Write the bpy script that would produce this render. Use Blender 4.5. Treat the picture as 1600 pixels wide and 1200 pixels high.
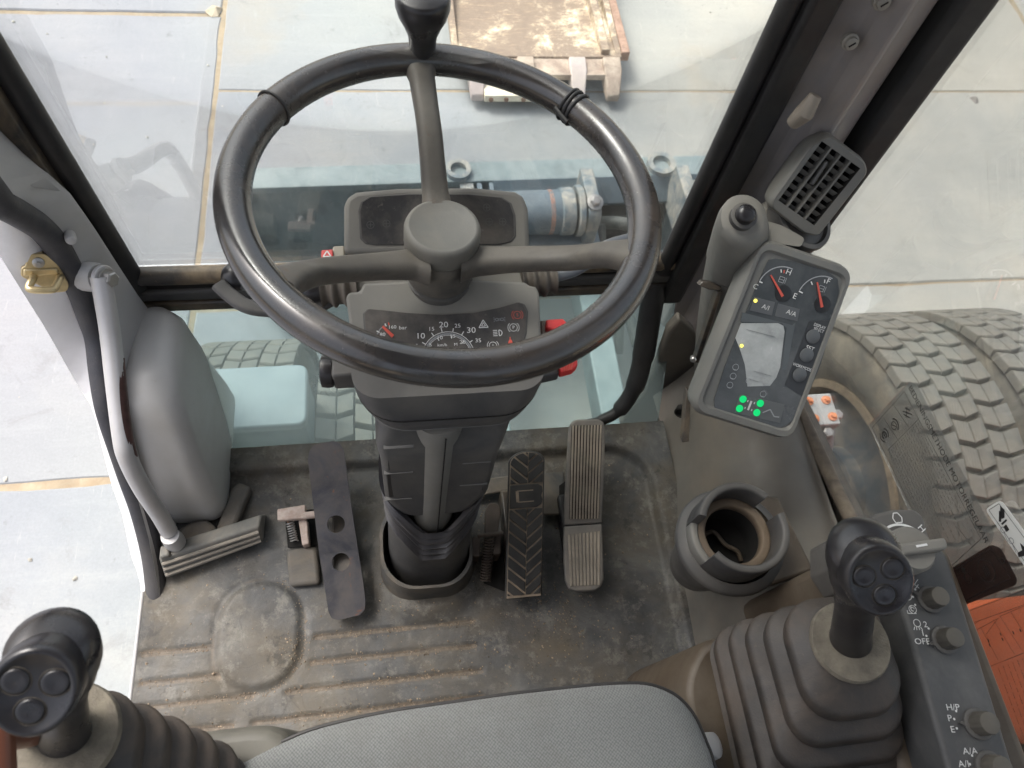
import bpy, bmesh, math, random
from mathutils import Vector as V, Matrix as M, noise
random.seed(7)
R_ = math.radians
scene = bpy.context.scene
for o in list(bpy.data.objects):
    bpy.data.objects.remove(o)
COL = scene.collection

# ------------------------------------------------------------------ camera
CAM = V((0.0, 0.0, 1.15)); FPX = 1130.0
_p, _y, _r = R_(62.04144667), R_(16.99633173), R_(11.95145369)
cp, sp, cy, sy = math.cos(_p), math.sin(_p), math.cos(_y), math.sin(_y)
VD = V((sy*cp, cy*cp, -sp)); _rt = V((cy, -sy, 0)); _up = _rt.cross(VD)
VR = math.cos(_r)*_rt + math.sin(_r)*_up
VU = -math.sin(_r)*_rt + math.cos(_r)*_up
cam = bpy.data.objects.new('camera', bpy.data.cameras.new('camera'))
COL.objects.link(cam)
mw = M(((VR.x, VU.x, -VD.x, CAM.x), (VR.y, VU.y, -VD.y, CAM.y), (VR.z, VU.z, -VD.z, CAM.z), (0, 0, 0, 1)))
cam.matrix_world = mw
cam.data.sensor_width = 36.0
cam.data.lens = FPX/1600*36.0
cam.data.clip_start = 0.02
cam.data.clip_end = 400
cam.data.dof.use_dof = True
cam.data.dof.focus_distance = 0.95
cam.data.dof.aperture_fstop = 11.0
scene.camera = cam

# ------------------------------------------------------------------ world and sun (overcast day)
world = bpy.data.worlds.new('World'); scene.world = world; world.use_nodes = True
nt = world.node_tree; nt.nodes.clear()
sky = nt.nodes.new('ShaderNodeTexSky'); sky.sky_type = 'NISHITA'; sky.sun_disc = False
SUN_EL, SUN_ROT = R_(56), R_(-48)
sky.sun_elevation = SUN_EL; sky.sun_rotation = SUN_ROT
sky.air_density = 1.0; sky.dust_density = 6.0; sky.ozone_density = 1.0
hsv = nt.nodes.new('ShaderNodeHueSaturation'); hsv.inputs['Saturation'].default_value = 0.45
bg = nt.nodes.new('ShaderNodeBackground'); bg.inputs['Strength'].default_value = 0.15
wo = nt.nodes.new('ShaderNodeOutputWorld')
nt.links.new(sky.outputs[0], hsv.inputs['Color']); nt.links.new(hsv.outputs[0], bg.inputs[0]); nt.links.new(bg.outputs[0], wo.inputs[0])
sun = bpy.data.objects.new('sun', bpy.data.lights.new('sun', 'SUN')); COL.objects.link(sun)
sun.data.energy = 1.1; sun.data.angle = R_(18); sun.data.color = (1.0, 0.96, 0.9)
# sun_rotation is measured clockwise from +Y seen from above
sd = V((math.sin(SUN_ROT)*math.cos(SUN_EL), math.cos(SUN_ROT)*math.cos(SUN_EL), math.sin(SUN_EL)))
sun.rotation_euler = sd.to_track_quat('Z', 'Y').to_euler()
scene.view_settings.view_transform = 'Standard'; scene.view_settings.look = 'None'
scene.view_settings.gamma = 1.0; scene.view_settings.use_curve_mapping = False
scene.view_settings.exposure = 1.16
scene.cycles.max_bounces = 10; scene.cycles.transparent_max_bounces = 24
scene.cycles.diffuse_bounces = 6; scene.cycles.glossy_bounces = 4
scene.cycles.use_denoising = True

# ------------------------------------------------------------------ measuring helpers: where a sight line meets a real plane
def ray(px, py): return (px-800)*VR + (600-py)*VU + FPX*VD
def on(px, py, ax, val):
    q = ray(px, py); t = (val-CAM[ax])/q[ax]; return CAM + t*q
def Px(px, py, v): return on(px, py, 0, v)
def Py(px, py, v): return on(px, py, 1, v)
def Pz(px, py, v): return on(px, py, 2, v)
def Pd(px, py, dep): return CAM + ray(px, py)*(dep/FPX)
def Ppl(px, py, pt, n):
    q = ray(px, py); n = V(n); t = (V(pt)-CAM).dot(n)/q.dot(n); return CAM + t*q

# ------------------------------------------------------------------ objects
OFF = {}
def tag(o, label=None, cat=None, group=None, kind=None):
    if label: o['label'] = label
    if cat: o['category'] = cat
    if group: o['group'] = group
    if kind: o['kind'] = kind
def thing(name, label, cat, loc=(0, 0, 0), group=None, rot=None):
    o = bpy.data.objects.new(name, None); COL.objects.link(o)
    o.empty_display_size = 0.05
    mt = M.Translation(V(loc))
    if rot is not None: mt = mt @ rot.to_4x4()
    o.matrix_world = mt; OFF[o.name] = mt
    tag(o, label, cat, group); return o
def obj(name, bm, m, parent=None, loc=None, bevel=0.0, angle=38, seg=2, label=None, cat=None, group=None, kind=None, local=False, flat=False, recalc=True):
    """link a bmesh (world coordinates) as one mesh object"""
    if parent is not None: off = OFF[parent.name]
    else: off = M.Translation(V(loc) if loc is not None else V((0, 0, 0)))
    if not local: bm.transform(off.inverted())
    if recalc: bmesh.ops.recalc_face_normals(bm, faces=bm.faces[:])
    me = bpy.data.meshes.new(name); bm.to_mesh(me); bm.free()
    if not flat:
        me.polygons.foreach_set('use_smooth', [True]*len(me.polygons))
        me.set_sharp_from_angle(angle=R_(angle))
    me.materials.append(m)
    o = bpy.data.objects.new(name, me); COL.objects.link(o)
    if parent is not None: o.parent = parent
    else: o.matrix_world = off
    OFF[o.name] = off
    if bevel > 0:
        b = o.modifiers.new('bevel', 'BEVEL'); b.width = bevel; b.segments = seg; b.limit_method = 'ANGLE'
        b.angle_limit = R_(30); b.harden_normals = False
    tag(o, label, cat, group, kind); return o
def copy_tree(o, parent=None):
    c = o.copy(); COL.objects.link(c)
    if parent is not None: c.parent = parent
    for ch in [x for x in KIDS.get(o.name, [])]: copy_tree(ch, c)
    return c
KIDS = {}
def kids_index():
    KIDS.clear()
    for o in COL.objects:
        if o.parent: KIDS.setdefault(o.parent.name, []).append(o)
def NB(): return bmesh.new()
ZA = V((0, 0, 1)); XA = V((1, 0, 0)); YA = V((0, 1, 0))
def frame(o, x, y, z):
    x, y, z = V(x).normalized(), V(y).normalized(), V(z).normalized()
    return M(((x.x, y.x, z.x, o[0]), (x.y, y.y, z.y, o[1]), (x.z, y.z, z.z, o[2]), (0, 0, 0, 1)))
def fz(o, z, xhint=(1, 0, 0)):
    z = V(z).normalized(); x = V(xhint); x = (x - z*x.dot(z)).normalized(); return frame(o, x, z.cross(x), z)
def prism(bm, pts, vec):
    vec = V(vec); a = [bm.verts.new(V(p)) for p in pts]; b = [bm.verts.new(V(p)+vec) for p in pts]
    n = len(a); bm.faces.new(a); bm.faces.new(b[::-1])
    for i in range(n): bm.faces.new((a[i], b[i], b[(i+1) % n], a[(i+1) % n]))
def box(bm, c, s, T=None):
    c = V(c); hx, hy, hz = s[0]/2, s[1]/2, s[2]/2
    v = []
    for z in (-hz, hz):
        for (x, y) in ((-hx, -hy), (hx, -hy), (hx, hy), (-hx, hy)):
            p = c + V((x, y, z)); v.append(bm.verts.new(T @ p if T is not None else p))
    for f in ((0, 3, 2, 1), (4, 5, 6, 7), (0, 1, 5, 4), (1, 2, 6, 5), (2, 3, 7, 6), (3, 0, 4, 7)): bm.faces.new([v[i] for i in f])
def bx(bm, x0, x1, y0, y1, z0, z1, T=None): box(bm, ((x0+x1)/2, (y0+y1)/2, (z0+z1)/2), (x1-x0, y1-y0, z1-z0), T)
def loft(bm, rings, cap0=True, cap1=True, closed=True):
    rr = [[bm.verts.new(V(p)) for p in r] for r in rings]; n = len(rr[0])
    for a, b in zip(rr, rr[1:]):
        for i in range(n if closed else n-1):
            j = (i+1) % n; bm.faces.new((a[i], a[j], b[j], b[i]))
    if cap0: bm.faces.new(rr[0][::-1])
    if cap1: bm.faces.new(rr[-1])
def smooth_path(pts, n=8, closed=False):
    pts = [V(p) for p in pts]; out = []; m = len(pts)
    rng = range(m if closed else m-1)
    for i in rng:
        if closed: p0, p1, p2, p3 = pts[(i-1) % m], pts[i], pts[(i+1) % m], pts[(i+2) % m]
        else: p0, p1, p2, p3 = pts[max(i-1, 0)], pts[i], pts[i+1], pts[min(i+2, m-1)]
        for k in range(n):
            t = k/n
            out.append(0.5*((2*p1)+(-p0+p2)*t+(2*p0-5*p1+4*p2-p3)*t*t+(-p0+3*p1-3*p2+p3)*t**3))
    if not closed: out.append(pts[-1])
    return out
def tube(bm, path, r, seg=12, closed=False, cap=True, prof=None, up=None):
    """sweep a circle (or a closed profile) along a path"""
    path = [V(p) for p in path]; n = len(path); rings = []
    rs = r if isinstance(r, (list, tuple)) else [r]*n
    prev = None
    for i in range(n):
        if closed: t = path[(i+1) % n]-path[i-1]
        else: t = path[min(i+1, n-1)]-path[max(i-1, 0)]
        t.normalize()
        if up is not None: u = V(up) - t*V(up).dot(t)
        elif prev is None:
            u = V((0, 0, 1)) if abs(t.z) < .9 else V((1, 0, 0)); u = u - t*u.dot(t)
        else: u = prev - t*prev.dot(t)
        u.normalize(); prev = u; w = t.cross(u)
        if prof: rings.append([path[i] + (a*w + b*u)*rs[i] for a, b in prof])
        else: rings.append([path[i] + (math.cos(2*math.pi*k/seg)*w + math.sin(2*math.pi*k/seg)*u)*rs[i] for k in range(seg)])
    if closed:
        rings.append(rings[0]); rr = [[bm.verts.new(p) for p in q] for q in rings[:-1]]; m = len(rr[0])
        for a in range(n):
            b = (a+1) % n
            for i in range(m): bm.faces.new((rr[a][i], rr[a][(i+1) % m], rr[b][(i+1) % m], rr[b][i]))
    else: loft(bm, rings, cap, cap)
def lathe(bm, prof, T=None, seg=32, cap0=True, cap1=True, a0=0.0, a1=None):
    T = T if T is not None else M.Identity(4)
    if a1 is None:
        loft(bm, [[T @ V((r*math.cos(2*math.pi*k/seg), r*math.sin(2*math.pi*k/seg), z)) for k in range(seg)] for r, z in prof], cap0, cap1)
    else:  # closed profile, partial turn
        rings = []
        for k in range(seg+1):
            a = a0+(a1-a0)*k/seg
            rings.append([T @ V((r*math.cos(a), r*math.sin(a), z)) for r, z in prof])
        loft(bm, rings, True, True)
def rrect(w, h, r, n=4):
    out = []
    for cx_, cy_, a in ((w/2-r, h/2-r, 0), (-w/2+r, h/2-r, 90), (-w/2+r, -h/2+r, 180), (w/2-r, -h/2+r, 270)):
        for k in range(n+1):
            t = R_(a+90*k/n); out.append((cx_+r*math.cos(t), cy_+r*math.sin(t)))
    return out
def round_poly(pts, r, n=4):
    """round the corners of a polygon of 2D/3D points"""
    pts = [V(p) for p in pts]; out = []; m = len(pts)
    for i in range(m):
        p, a, b = pts[i], pts[i-1], pts[(i+1) % m]
        rr = r[i] if isinstance(r, (list, tuple)) else r
        da, db = (a-p), (b-p); k = min(rr, da.length*.48, db.length*.48)
        q0, q1 = p+da.normalized()*k, p+db.normalized()*k
        for j in range(n+1):
            t = j/n; out.append((1-t)**2*q0+2*t*(1-t)*p+t*t*q1)
    return out
def rbox(bm, T, w, h, d, r, e=0.003, n=4):
    """rounded slab: outline w x h, from local z=-d to 0, small edge rounding e"""
    def ring(s, z): return [T @ V((x, y, z)) for x, y in rrect(w-2*s, h-2*s, max(r-s, .0005), n)]
    loft(bm, [ring(e, -d), ring(e*.3, -d+e*.3), ring(0, -d+e), ring(0, -e), ring(e*.3, -e*.3), ring(e, 0)])
def text(name, body, T, size, m, parent=None, align='CENTER', ext=0.0, sx=1.0):
    cu = bpy.data.curves.new(name, 'FONT'); cu.body = body; cu.size = size; cu.align_x = align; cu.align_y = 'CENTER'
    cu.extrude = ext; cu.resolution_u = 3
    tmp = bpy.data.objects.new(name+'_c', cu); COL.objects.link(tmp)
    me = bpy.data.meshes.new_from_object(tmp); bpy.data.objects.remove(tmp)
    bm = NB(); bm.from_mesh(me); bpy.data.meshes.remove(me)
    if sx != 1.0: bm.transform(M.Diagonal((sx, 1, 1, 1)))
    bm.transform(T)
    return obj(name, bm, m, parent, flat=True, recalc=False)
def join_text(bm, body, T, size, align='CENTER', sx=1.0):
    cu = bpy.data.curves.new('t', 'FONT'); cu.body = body; cu.size = size; cu.align_x = align; cu.align_y = 'CENTER'; cu.resolution_u = 3
    tmp = bpy.data.objects.new('t', cu); COL.objects.link(tmp)
    me = bpy.data.meshes.new_from_object(tmp); bpy.data.objects.remove(tmp)
    me.transform(T @ M.Diagonal((sx, 1, 1, 1))); bm.from_mesh(me); bpy.data.meshes.remove(me)
def ln(bm, T, x0, y0, x1, y1, w, z=0.0):
    """a flat printed stroke in the local xy plane of T"""
    a, b = V((x0, y0, z)), V((x1, y1, z)); d = (b-a); d.normalize(); p = V((-d.y, d.x, 0))*(w/2)
    bm.faces.new([bm.verts.new(T @ q) for q in (a-p, b-p, b+p, a+p)])
def arc(bm, T, cx_, cy_, r, a0, a1, w, n=14, z=0.0):
    v = []
    for k in range(n+1):
        a = R_(a0+(a1-a0)*k/n); c, s = math.cos(a), math.sin(a)
        v.append((bm.verts.new(T @ V((cx_+(r-w/2)*c, cy_+(r-w/2)*s, z))), bm.verts.new(T @ V((cx_+(r+w/2)*c, cy_+(r+w/2)*s, z)))))
    for a, b in zip(v, v[1:]): bm.faces.new((a[0], a[1], b[1], b[0]))
def fpoly(bm, T, pts, z=0.0): bm.faces.new([bm.verts.new(T @ V((x, y, z))) for x, y in pts])
def disc(bm, T, cx_, cy_, r, n=16, z=0.0): fpoly(bm, T, [(cx_+r*math.cos(2*math.pi*k/n), cy_+r*math.sin(2*math.pi*k/n)) for k in range(n)], z)

# ------------------------------------------------------------------ materials
def nodes(name):
    m = bpy.data.materials.new(name); m.use_nodes = True; t = m.node_tree; t.nodes.clear()
    out = t.nodes.new('ShaderNodeOutputMaterial'); return m, t, out
def N(t, typ, **kw):
    n = t.nodes.new(typ)
    for k, v in kw.items():
        if k.startswith('i_'): n.inputs[k[2:].replace('_', ' ')].default_value = v
        else: setattr(n, k, v)
    return n
def c4(c): return (c[0], c[1], c[2], 1.0)
def ramp(t, src, stops):
    r = t.nodes.new('ShaderNodeValToRGB'); e = r.color_ramp.elements
    while len(e) < len(stops): e.new(0.5)
    for k, (p, c) in enumerate(stops):
        e[k].position = p; e[k].color = c4(c) if not isinstance(c, (int, float)) else (c, c, c, 1)
    t.links.new(src, r.inputs[0]); return r.outputs[0]
def mixc(t, fac, a, b):
    n = t.nodes.new('ShaderNodeMix'); n.data_type = 'RGBA'
    for s, v in ((n.inputs[0], fac), (n.inputs[6], a), (n.inputs[7], b)):
        if isinstance(v, (int, float)): s.default_value = v
        elif isinstance(v, tuple): s.default_value = c4(v)
        else: t.links.new(v, s)
    return n.outputs[2]
def math_(t, op, a, b=0.0, clamp=False):
    n = t.nodes.new('ShaderNodeMath'); n.operation = op; n.use_clamp = clamp
    for s, v in ((n.inputs[0], a), (n.inputs[1], b)):
        if isinstance(v, (int, float)): s.default_value = v
        else: t.links.new(v, s)
    return n.outputs[0]
def noise_(t, vec, scale, detail=4, rough=.6, dist=0.0):
    n = N(t, 'ShaderNodeTexNoise'); n.inputs['Scale'].default_value = scale; n.inputs['Detail'].default_value = detail
    n.inputs['Roughness'].default_value = rough; n.inputs['Distortion'].default_value = dist
    t.links.new(vec, n.inputs['Vector']); return n.outputs['Fac']
def mat(name, col, rough=.5, metal=0.0, var=.18, scale=14, dust=None, dust_amt=.0, dust_scale=6, updust=0.0, bump=.0, bump_scale=260,
        spec=.5, scratch=None, scratch_amt=0.0, coat=0.0, stretch=None):
    m, t, out = nodes(name); b = N(t, 'ShaderNodeBsdfPrincipled'); t.links.new(b.outputs[0], out.inputs[0])
    tc = N(t, 'ShaderNodeTexCoord'); vec = tc.outputs['Object']
    if stretch:
        mp = N(t, 'ShaderNodeMapping'); mp.inputs['Scale'].default_value = stretch; t.links.new(vec, mp.inputs[0]); vec = mp.outputs[0]
    n1 = noise_(t, vec, scale, 5, .62)
    lo = tuple(c*(1-var) for c in col); hi = tuple(min(1, c*(1+var)) for c in col)
    c = ramp(t, n1, [(.3, lo), (.7, hi)])
    rf = None
    if dust is not None:
        n2 = noise_(t, vec, dust_scale, 8, .7, .4)
        f = ramp(t, n2, [(.40, 0.0), (.66, 1.0)])
        n5 = noise_(t, vec, 150, 5, .75, .3); f = math_(t, 'MAXIMUM', f, ramp(t, n5, [(.60, 0.0), (.70, .85)]))
        f = math_(t, 'MULTIPLY', f, dust_amt)
        if updust > 0:
            g = N(t, 'ShaderNodeNewGeometry'); sx = N(t, 'ShaderNodeSeparateXYZ'); t.links.new(g.outputs['Normal'], sx.inputs[0])
            u = ramp(t, sx.outputs[2], [(.35, 0.0), (.95, 1.0)]); n3 = noise_(t, vec, dust_scale*4, 6, .7)
            u = math_(t, 'MULTIPLY', u, ramp(t, n3, [(.25, .45), (.7, 1.0)])); u = math_(t, 'MULTIPLY', u, updust)
            f = math_(t, 'MAXIMUM', f, u)
        c = mixc(t, f, c, dust); rf = f
    if scratch is not None:
        n4 = noise_(t, vec, 22, 9, .78, 1.2)
        s = ramp(t, n4, [(.60, 0.0), (.66, 1.0)]); s = math_(t, 'MULTIPLY', s, scratch_amt); c = mixc(t, s, c, scratch)
    t.links.new(c, b.inputs['Base Color'])
    rr = ramp(t, noise_(t, vec, scale*2.3, 5, .6), [(.25, max(0, rough-.1)), (.75, min(1, rough+.1))])
    if rf is not None: rr = math_(t, 'ADD', rr, math_(t, 'MULTIPLY', rf, .3), True)
    t.links.new(rr, b.inputs['Roughness'])
    b.inputs['Metallic'].default_value = metal; b.inputs['Specular IOR Level'].default_value = spec; b.inputs['Coat Weight'].default_value = coat
    if bump > 0:
        bp = N(t, 'ShaderNodeBump'); bp.inputs['Strength'].default_value = bump; bp.inputs['Distance'].default_value = .001
        t.links.new(noise_(t, vec, bump_scale, 3, .6), bp.inputs['Height']); t.links.new(bp.outputs[0], b.inputs['Normal'])
    return m
def glass(name, tint, dustc, d0, d1, scale=5, gl=.05):
    m, t, out = nodes(name); tc = N(t, 'ShaderNodeTexCoord'); vec = tc.outputs['Object']
    tr = N(t, 'ShaderNodeBsdfTransparent'); tr.inputs[0].default_value = c4(tint)
    df = N(t, 'ShaderNodeBsdfDiffuse'); df.inputs[0].default_value = c4(dustc)
    tl = N(t, 'ShaderNodeBsdfTranslucent'); tl.inputs[0].default_value = c4(dustc)
    ad = N(t, 'ShaderNodeMixShader'); ad.inputs[0].default_value = .6; t.links.new(df.outputs[0], ad.inputs[1]); t.links.new(tl.outputs[0], ad.inputs[2])
    go = N(t, 'ShaderNodeBsdfGlossy'); go.inputs['Roughness'].default_value = .03
    f = ramp(t, noise_(t, vec, scale, 8, .68, .6), [(.3, d0), (.75, d1)])
    sp_ = ramp(t, noise_(t, vec, 210, 2, .5), [(.70, 0.0), (.76, .22)])
    f = math_(t, 'MAXIMUM', f, math_(t, 'MULTIPLY', sp_, ramp(t, noise_(t, vec, 3.5, 3, .6), [(.45, 0.0), (.65, 1.0)])))
    a = N(t, 'ShaderNodeMixShader'); t.links.new(f, a.inputs[0]); t.links.new(tr.outputs[0], a.inputs[1]); t.links.new(ad.outputs[0], a.inputs[2])
    lw = N(t, 'ShaderNodeFresnel'); lw.inputs[0].default_value = 1.45
    b = N(t, 'ShaderNodeMixShader'); t.links.new(math_(t, 'MULTIPLY', lw.outputs[0], gl*10), b.inputs[0])
    t.links.new(a.outputs[0], b.inputs[1]); t.links.new(go.outputs[0], b.inputs[2]); t.links.new(b.outputs[0], out.inputs[0])
    return m
def emis(name, col, st):
    m, t, out = nodes(name); e = N(t, 'ShaderNodeEmission'); e.inputs[0].default_value = c4(col); e.inputs[1].default_value = st
    t.links.new(e.outputs[0], out.inputs[0]); return m
DUST = (.30, .265, .21); TAN = (.42, .31, .19)
m_plas = mat('grey_plastic', (.165, .162, .15), .55, var=.12, dust=DUST, dust_amt=.3, updust=.35, bump=.15, bump_scale=900)
m_plasd = mat('dark_grey_plastic', (.058, .058, .06), .5, var=.15, dust=DUST, dust_amt=.22, updust=.22, bump=.12, bump_scale=900)
m_cons = mat('console_plastic', (.128, .12, .105), .5, var=.15, dust=(.22, .17, .12), dust_amt=.35, updust=.2, bump=.12, bump_scale=700)
m_brown = mat('console_brown_shade', (.075, .055, .037), .5, var=.15, dust=DUST, dust_amt=.25, bump=.1, bump_scale=700)  # same console plastic, its shade put into a darker brown
m_cover = mat('cover_plastic', (.46, .455, .45), .42, var=.07, scale=6, dust=(.34, .3, .24), dust_amt=.3, dust_scale=7, bump=.05, bump_scale=500, scratch=(.5, .48, .44), scratch_amt=.12)
m_body = mat('grey_paint', (.78, .77, .79), .38, var=.05, scale=5, dust=DUST, dust_amt=.2, scratch=(.5, .48, .45), scratch_amt=.1)
m_trim = mat('trim_paint', (.43, .425, .425), .42, var=.08, scale=7, dust=DUST, dust_amt=.25)
m_post = mat('post_paint', (.20, .19, .197), .42, var=.1, dust=TAN, dust_amt=.2)
m_blk = mat('black_rubber', (.014, .014, .016), .5, var=.3, dust=DUST, dust_amt=.07, updust=.06)
m_blkw = mat('worn_black_paint', (.02, .02, .022), .35, var=.3, dust=TAN, dust_amt=.3, dust_scale=11, updust=.12)
m_seal = mat('seal_rubber', (.03, .031, .04), .6, var=.25, dust=DUST, dust_amt=.15, bump=.4, bump_scale=500)
m_rim = mat('wheel_vinyl', (.024, .024, .026), .19, var=.35, scale=9, dust=(.105, .075, .05), dust_amt=.42, dust_scale=7, bump=.02, bump_scale=400, spec=.85)
m_spoke = mat('spoke_plastic', (.066, .062, .057), .5, var=.2, dust=(.24, .21, .165), dust_amt=.45, dust_scale=10, updust=.42, scratch=(.12, .065, .04), scratch_amt=.6, bump=.2, bump_scale=700)
m_steel = mat('pedal_steel', (.030, .032, .042), .40, metal=.3, var=.35, dust=(.10, .085, .075), dust_amt=.7, dust_scale=14, scratch=(.15, .06, .03), scratch_amt=.8)
m_prub = mat('pedal_rubber', (.022, .022, .022), .55, var=.3, dust=DUST, dust_amt=.18)
m_prubd = mat('dusty_pedal_rubber', (.15, .15, .14), .75, var=.2, dust=(.33, .28, .22), dust_amt=.5, dust_scale=14)
m_prubg = mat('pedal_groove_dirt', (.30, .24, .18), .9, var=.25, scale=60)
m_acc = mat('accelerator_rubber', (.10, .10, .098), .65, var=.2, dust=(.36, .31, .25), dust_amt=.6, dust_scale=16, updust=.5)
m_rib = mat('dusty_rib', (.27, .235, .19), .8, var=.3, scale=20, dust=(.44, .37, .29), dust_amt=.7, dust_scale=18)
m_accg = mat('accelerator_groove', (.02, .016, .013), .9, var=.4, scale=50)
m_gaiter = mat('gaiter_rubber', (.030, .027, .025), .5, var=.25, dust=(.15, .11, .08), dust_amt=.38, dust_scale=11, updust=.06, bump=.3, bump_scale=500)
m_grip = mat('grip_rubber', (.014, .014, .017), .3, var=.3, dust=(.12, .09, .06), dust_amt=.12, spec=.5)
m_dirty = mat('dusty_disc', (.17, .15, .115), .85, var=.3, scale=50, dust=(.05, .045, .04), dust_amt=.6, dust_scale=14, bump=.8, bump_scale=500)
m_metal = mat('bare_metal', (.45, .44, .43), .38, metal=.8, var=.2, dust=DUST, dust_amt=.3)
m_rail = mat('worn_silver_paint', (.52, .51, .515), .36, metal=.2, var=.08, dust=DUST, dust_amt=.2)
m_railw = mat('worn_rust_patch', (.09, .045, .04), .5, metal=.3, var=.4, scale=40)
m_gold = mat('zinc_gold', (.62, .50, .29), .35, metal=.75, var=.25, scale=30)
m_rust = mat('rusty_steel', (.17, .09, .055), .8, var=.4, scale=30, dust=DUST, dust_amt=.4)
m_rustw = mat('pinkish_worn_steel', (.42, .35, .31), .6, var=.3, scale=40, dust=(.2, .1, .06), dust_amt=.6, dust_scale=30)
m_white = mat('white_print', (.72, .72, .70), .6, var=.06)
m_greyp = mat('faint_print', (.23, .24, .25), .6, var=.1)
m_redp = mat('red_print', (.62, .10, .07), .5, var=.08)
m_red = mat('red_plastic', (.62, .035, .035), .4, var=.1, dust=DUST, dust_amt=.2)
m_ink = mat('black_ink', (.02, .018, .018), .6, var=.1)
m_screen = mat('dark_display', (.046, .052, .055), .16, var=.15, dust=(.26, .26, .26), dust_amt=.34, dust_scale=5, spec=.55)
m_dash = mat('dash_window', (.05, .05, .052), .14, var=.15, dust=(.3, .26, .22), dust_amt=.4, dust_scale=8, spec=.55)
m_lcd = mat('lcd_reflection', (.36, .375, .365), .12, var=.35, scale=26, dust=(.6, .6, .58), dust_amt=.5, dust_scale=18, spec=.8)  # pale colour stands in for a bright reflection on the display
m_key = mat('membrane_key', (.10, .105, .11), .35, var=.1)
m_yled = emis('yellow_lamp', (1, .85, .12), 1.1)
m_gled = emis('green_lamp', (.012, .62, .17), .55)
m_gap = mat('cavity_shade', (.008, .007, .006), .9, var=.3)  # near-black, paints in the shade of gaps, holes and recesses
m_orange = mat('orange_paint', (.88, .15, .026), .42, var=.1, scale=5, dust=(.35, .14, .06), dust_amt=.3)
# ------------------------------------------------------------------ the yard
GZ = -1.25
def concrete():
    m, t, out = nodes('concrete'); b = N(t, 'ShaderNodeBsdfPrincipled'); t.links.new(b.outputs[0], out.inputs[0])
    g = N(t, 'ShaderNodeNewGeometry'); vec = g.outputs['Position']; oi = N(t, 'ShaderNodeObjectInfo')
    c = ramp(t, noise_(t, vec, 1.6, 8, .62, .3), [(.28, (.275, .29, .30)), (.5, (.335, .345, .345)), (.72, (.41, .40, .375))])
    c = mixc(t, math_(t, 'MULTIPLY', oi.outputs['Random'], .55), c, (.375, .37, .345))
    mp = N(t, 'ShaderNodeMapping'); mp.inputs['Scale'].default_value = (1.2, 9, 1); t.links.new(vec, mp.inputs[0])
    c = mixc(t, math_(t, 'MULTIPLY', ramp(t, noise_(t, mp.outputs[0], 2.2, 6, .7), [(.5, 0.0), (.8, 1.0)]), .35), c, (.46, .455, .43))
    c = mixc(t, math_(t, 'MULTIPLY', ramp(t, noise_(t, vec, .9, 5, .6), [(.6, 0.0), (.74, 1.0)]), .5), c, (.44, .36, .26))
    c = mixc(t, ramp(t, noise_(t, vec, 9, 4, .7), [(.66, 0.0), (.74, .6)]), c, (.22, .215, .205))
    sc_ = N(t, 'ShaderNodeMapping'); sc_.inputs['Scale'].default_value = (14, 1.6, 1); sc_.inputs['Rotation'].default_value = (0, 0, .35); t.links.new(vec, sc_.inputs[0])
    c = mixc(t, ramp(t, noise_(t, sc_.outputs[0], 4, 7, .75, .4), [(.60, 0.0), (.68, .6)]), c, (.47, .46, .43))
    c = mixc(t, ramp(t, noise_(t, vec, 3.2, 9, .82, 1.0), [(.56, 0.0), (.70, .6)]), c, (.255, .248, .235))
    c = mixc(t, ramp(t, noise_(t, vec, 30, 6, .8), [(.72, 0.0), (.76, .6)]), c, (.52, .51, .47))
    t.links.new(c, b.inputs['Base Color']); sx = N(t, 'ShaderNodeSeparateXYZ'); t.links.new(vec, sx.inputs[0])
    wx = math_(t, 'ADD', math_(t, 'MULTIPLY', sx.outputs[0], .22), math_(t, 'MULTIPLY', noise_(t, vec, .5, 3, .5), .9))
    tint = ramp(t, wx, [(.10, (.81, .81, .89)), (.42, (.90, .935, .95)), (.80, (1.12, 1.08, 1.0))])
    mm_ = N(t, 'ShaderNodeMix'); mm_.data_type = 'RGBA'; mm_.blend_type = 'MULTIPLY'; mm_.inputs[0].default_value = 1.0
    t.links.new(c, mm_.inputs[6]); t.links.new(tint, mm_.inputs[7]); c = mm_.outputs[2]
    fine = ramp(t, noise_(t, vec, 130, 4, .75), [(.3, .93), (.7, 1.05)]); m2 = N(t, 'ShaderNodeMix'); m2.data_type = 'RGBA'; m2.blend_type = 'MULTIPLY'; m2.inputs[0].default_value = 1.0
    t.links.new(c, m2.inputs[6]); t.links.new(fine, m2.inputs[7]); c = m2.outputs[2]
    t.links.new(c, b.inputs['Base Color'])
    b.inputs['Roughness'].default_value = .85; b.inputs['Specular IOR Level'].default_value = .25
    bp = N(t, 'ShaderNodeBump'); bp.inputs['Strength'].default_value = .35; bp.inputs['Distance'].default_value = .004
    t.links.new(noise_(t, vec, 60, 6, .7), bp.inputs['Height']); t.links.new(bp.outputs[0], b.inputs['Normal'])
    return m
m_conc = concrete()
m_sand = mat('joint_sand', (.35, .29, .205), .95, var=.25, scale=12, dust=(.3, .22, .14), dust_amt=.7, dust_scale=25, bump=1, bump_scale=300)
bm = NB(); s = 70
bm.faces.new([bm.verts.new((x, y, 0)) for x, y in ((-s, -s), (s, -s), (s, s), (-s, s))])
ground = obj('ground', bm, m_sand, loc=(0, 0, GZ-.006), kind='structure', flat=True, local=True)
ground['label'] = 'yard floor of large pale concrete slabs with sandy joints'
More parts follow.
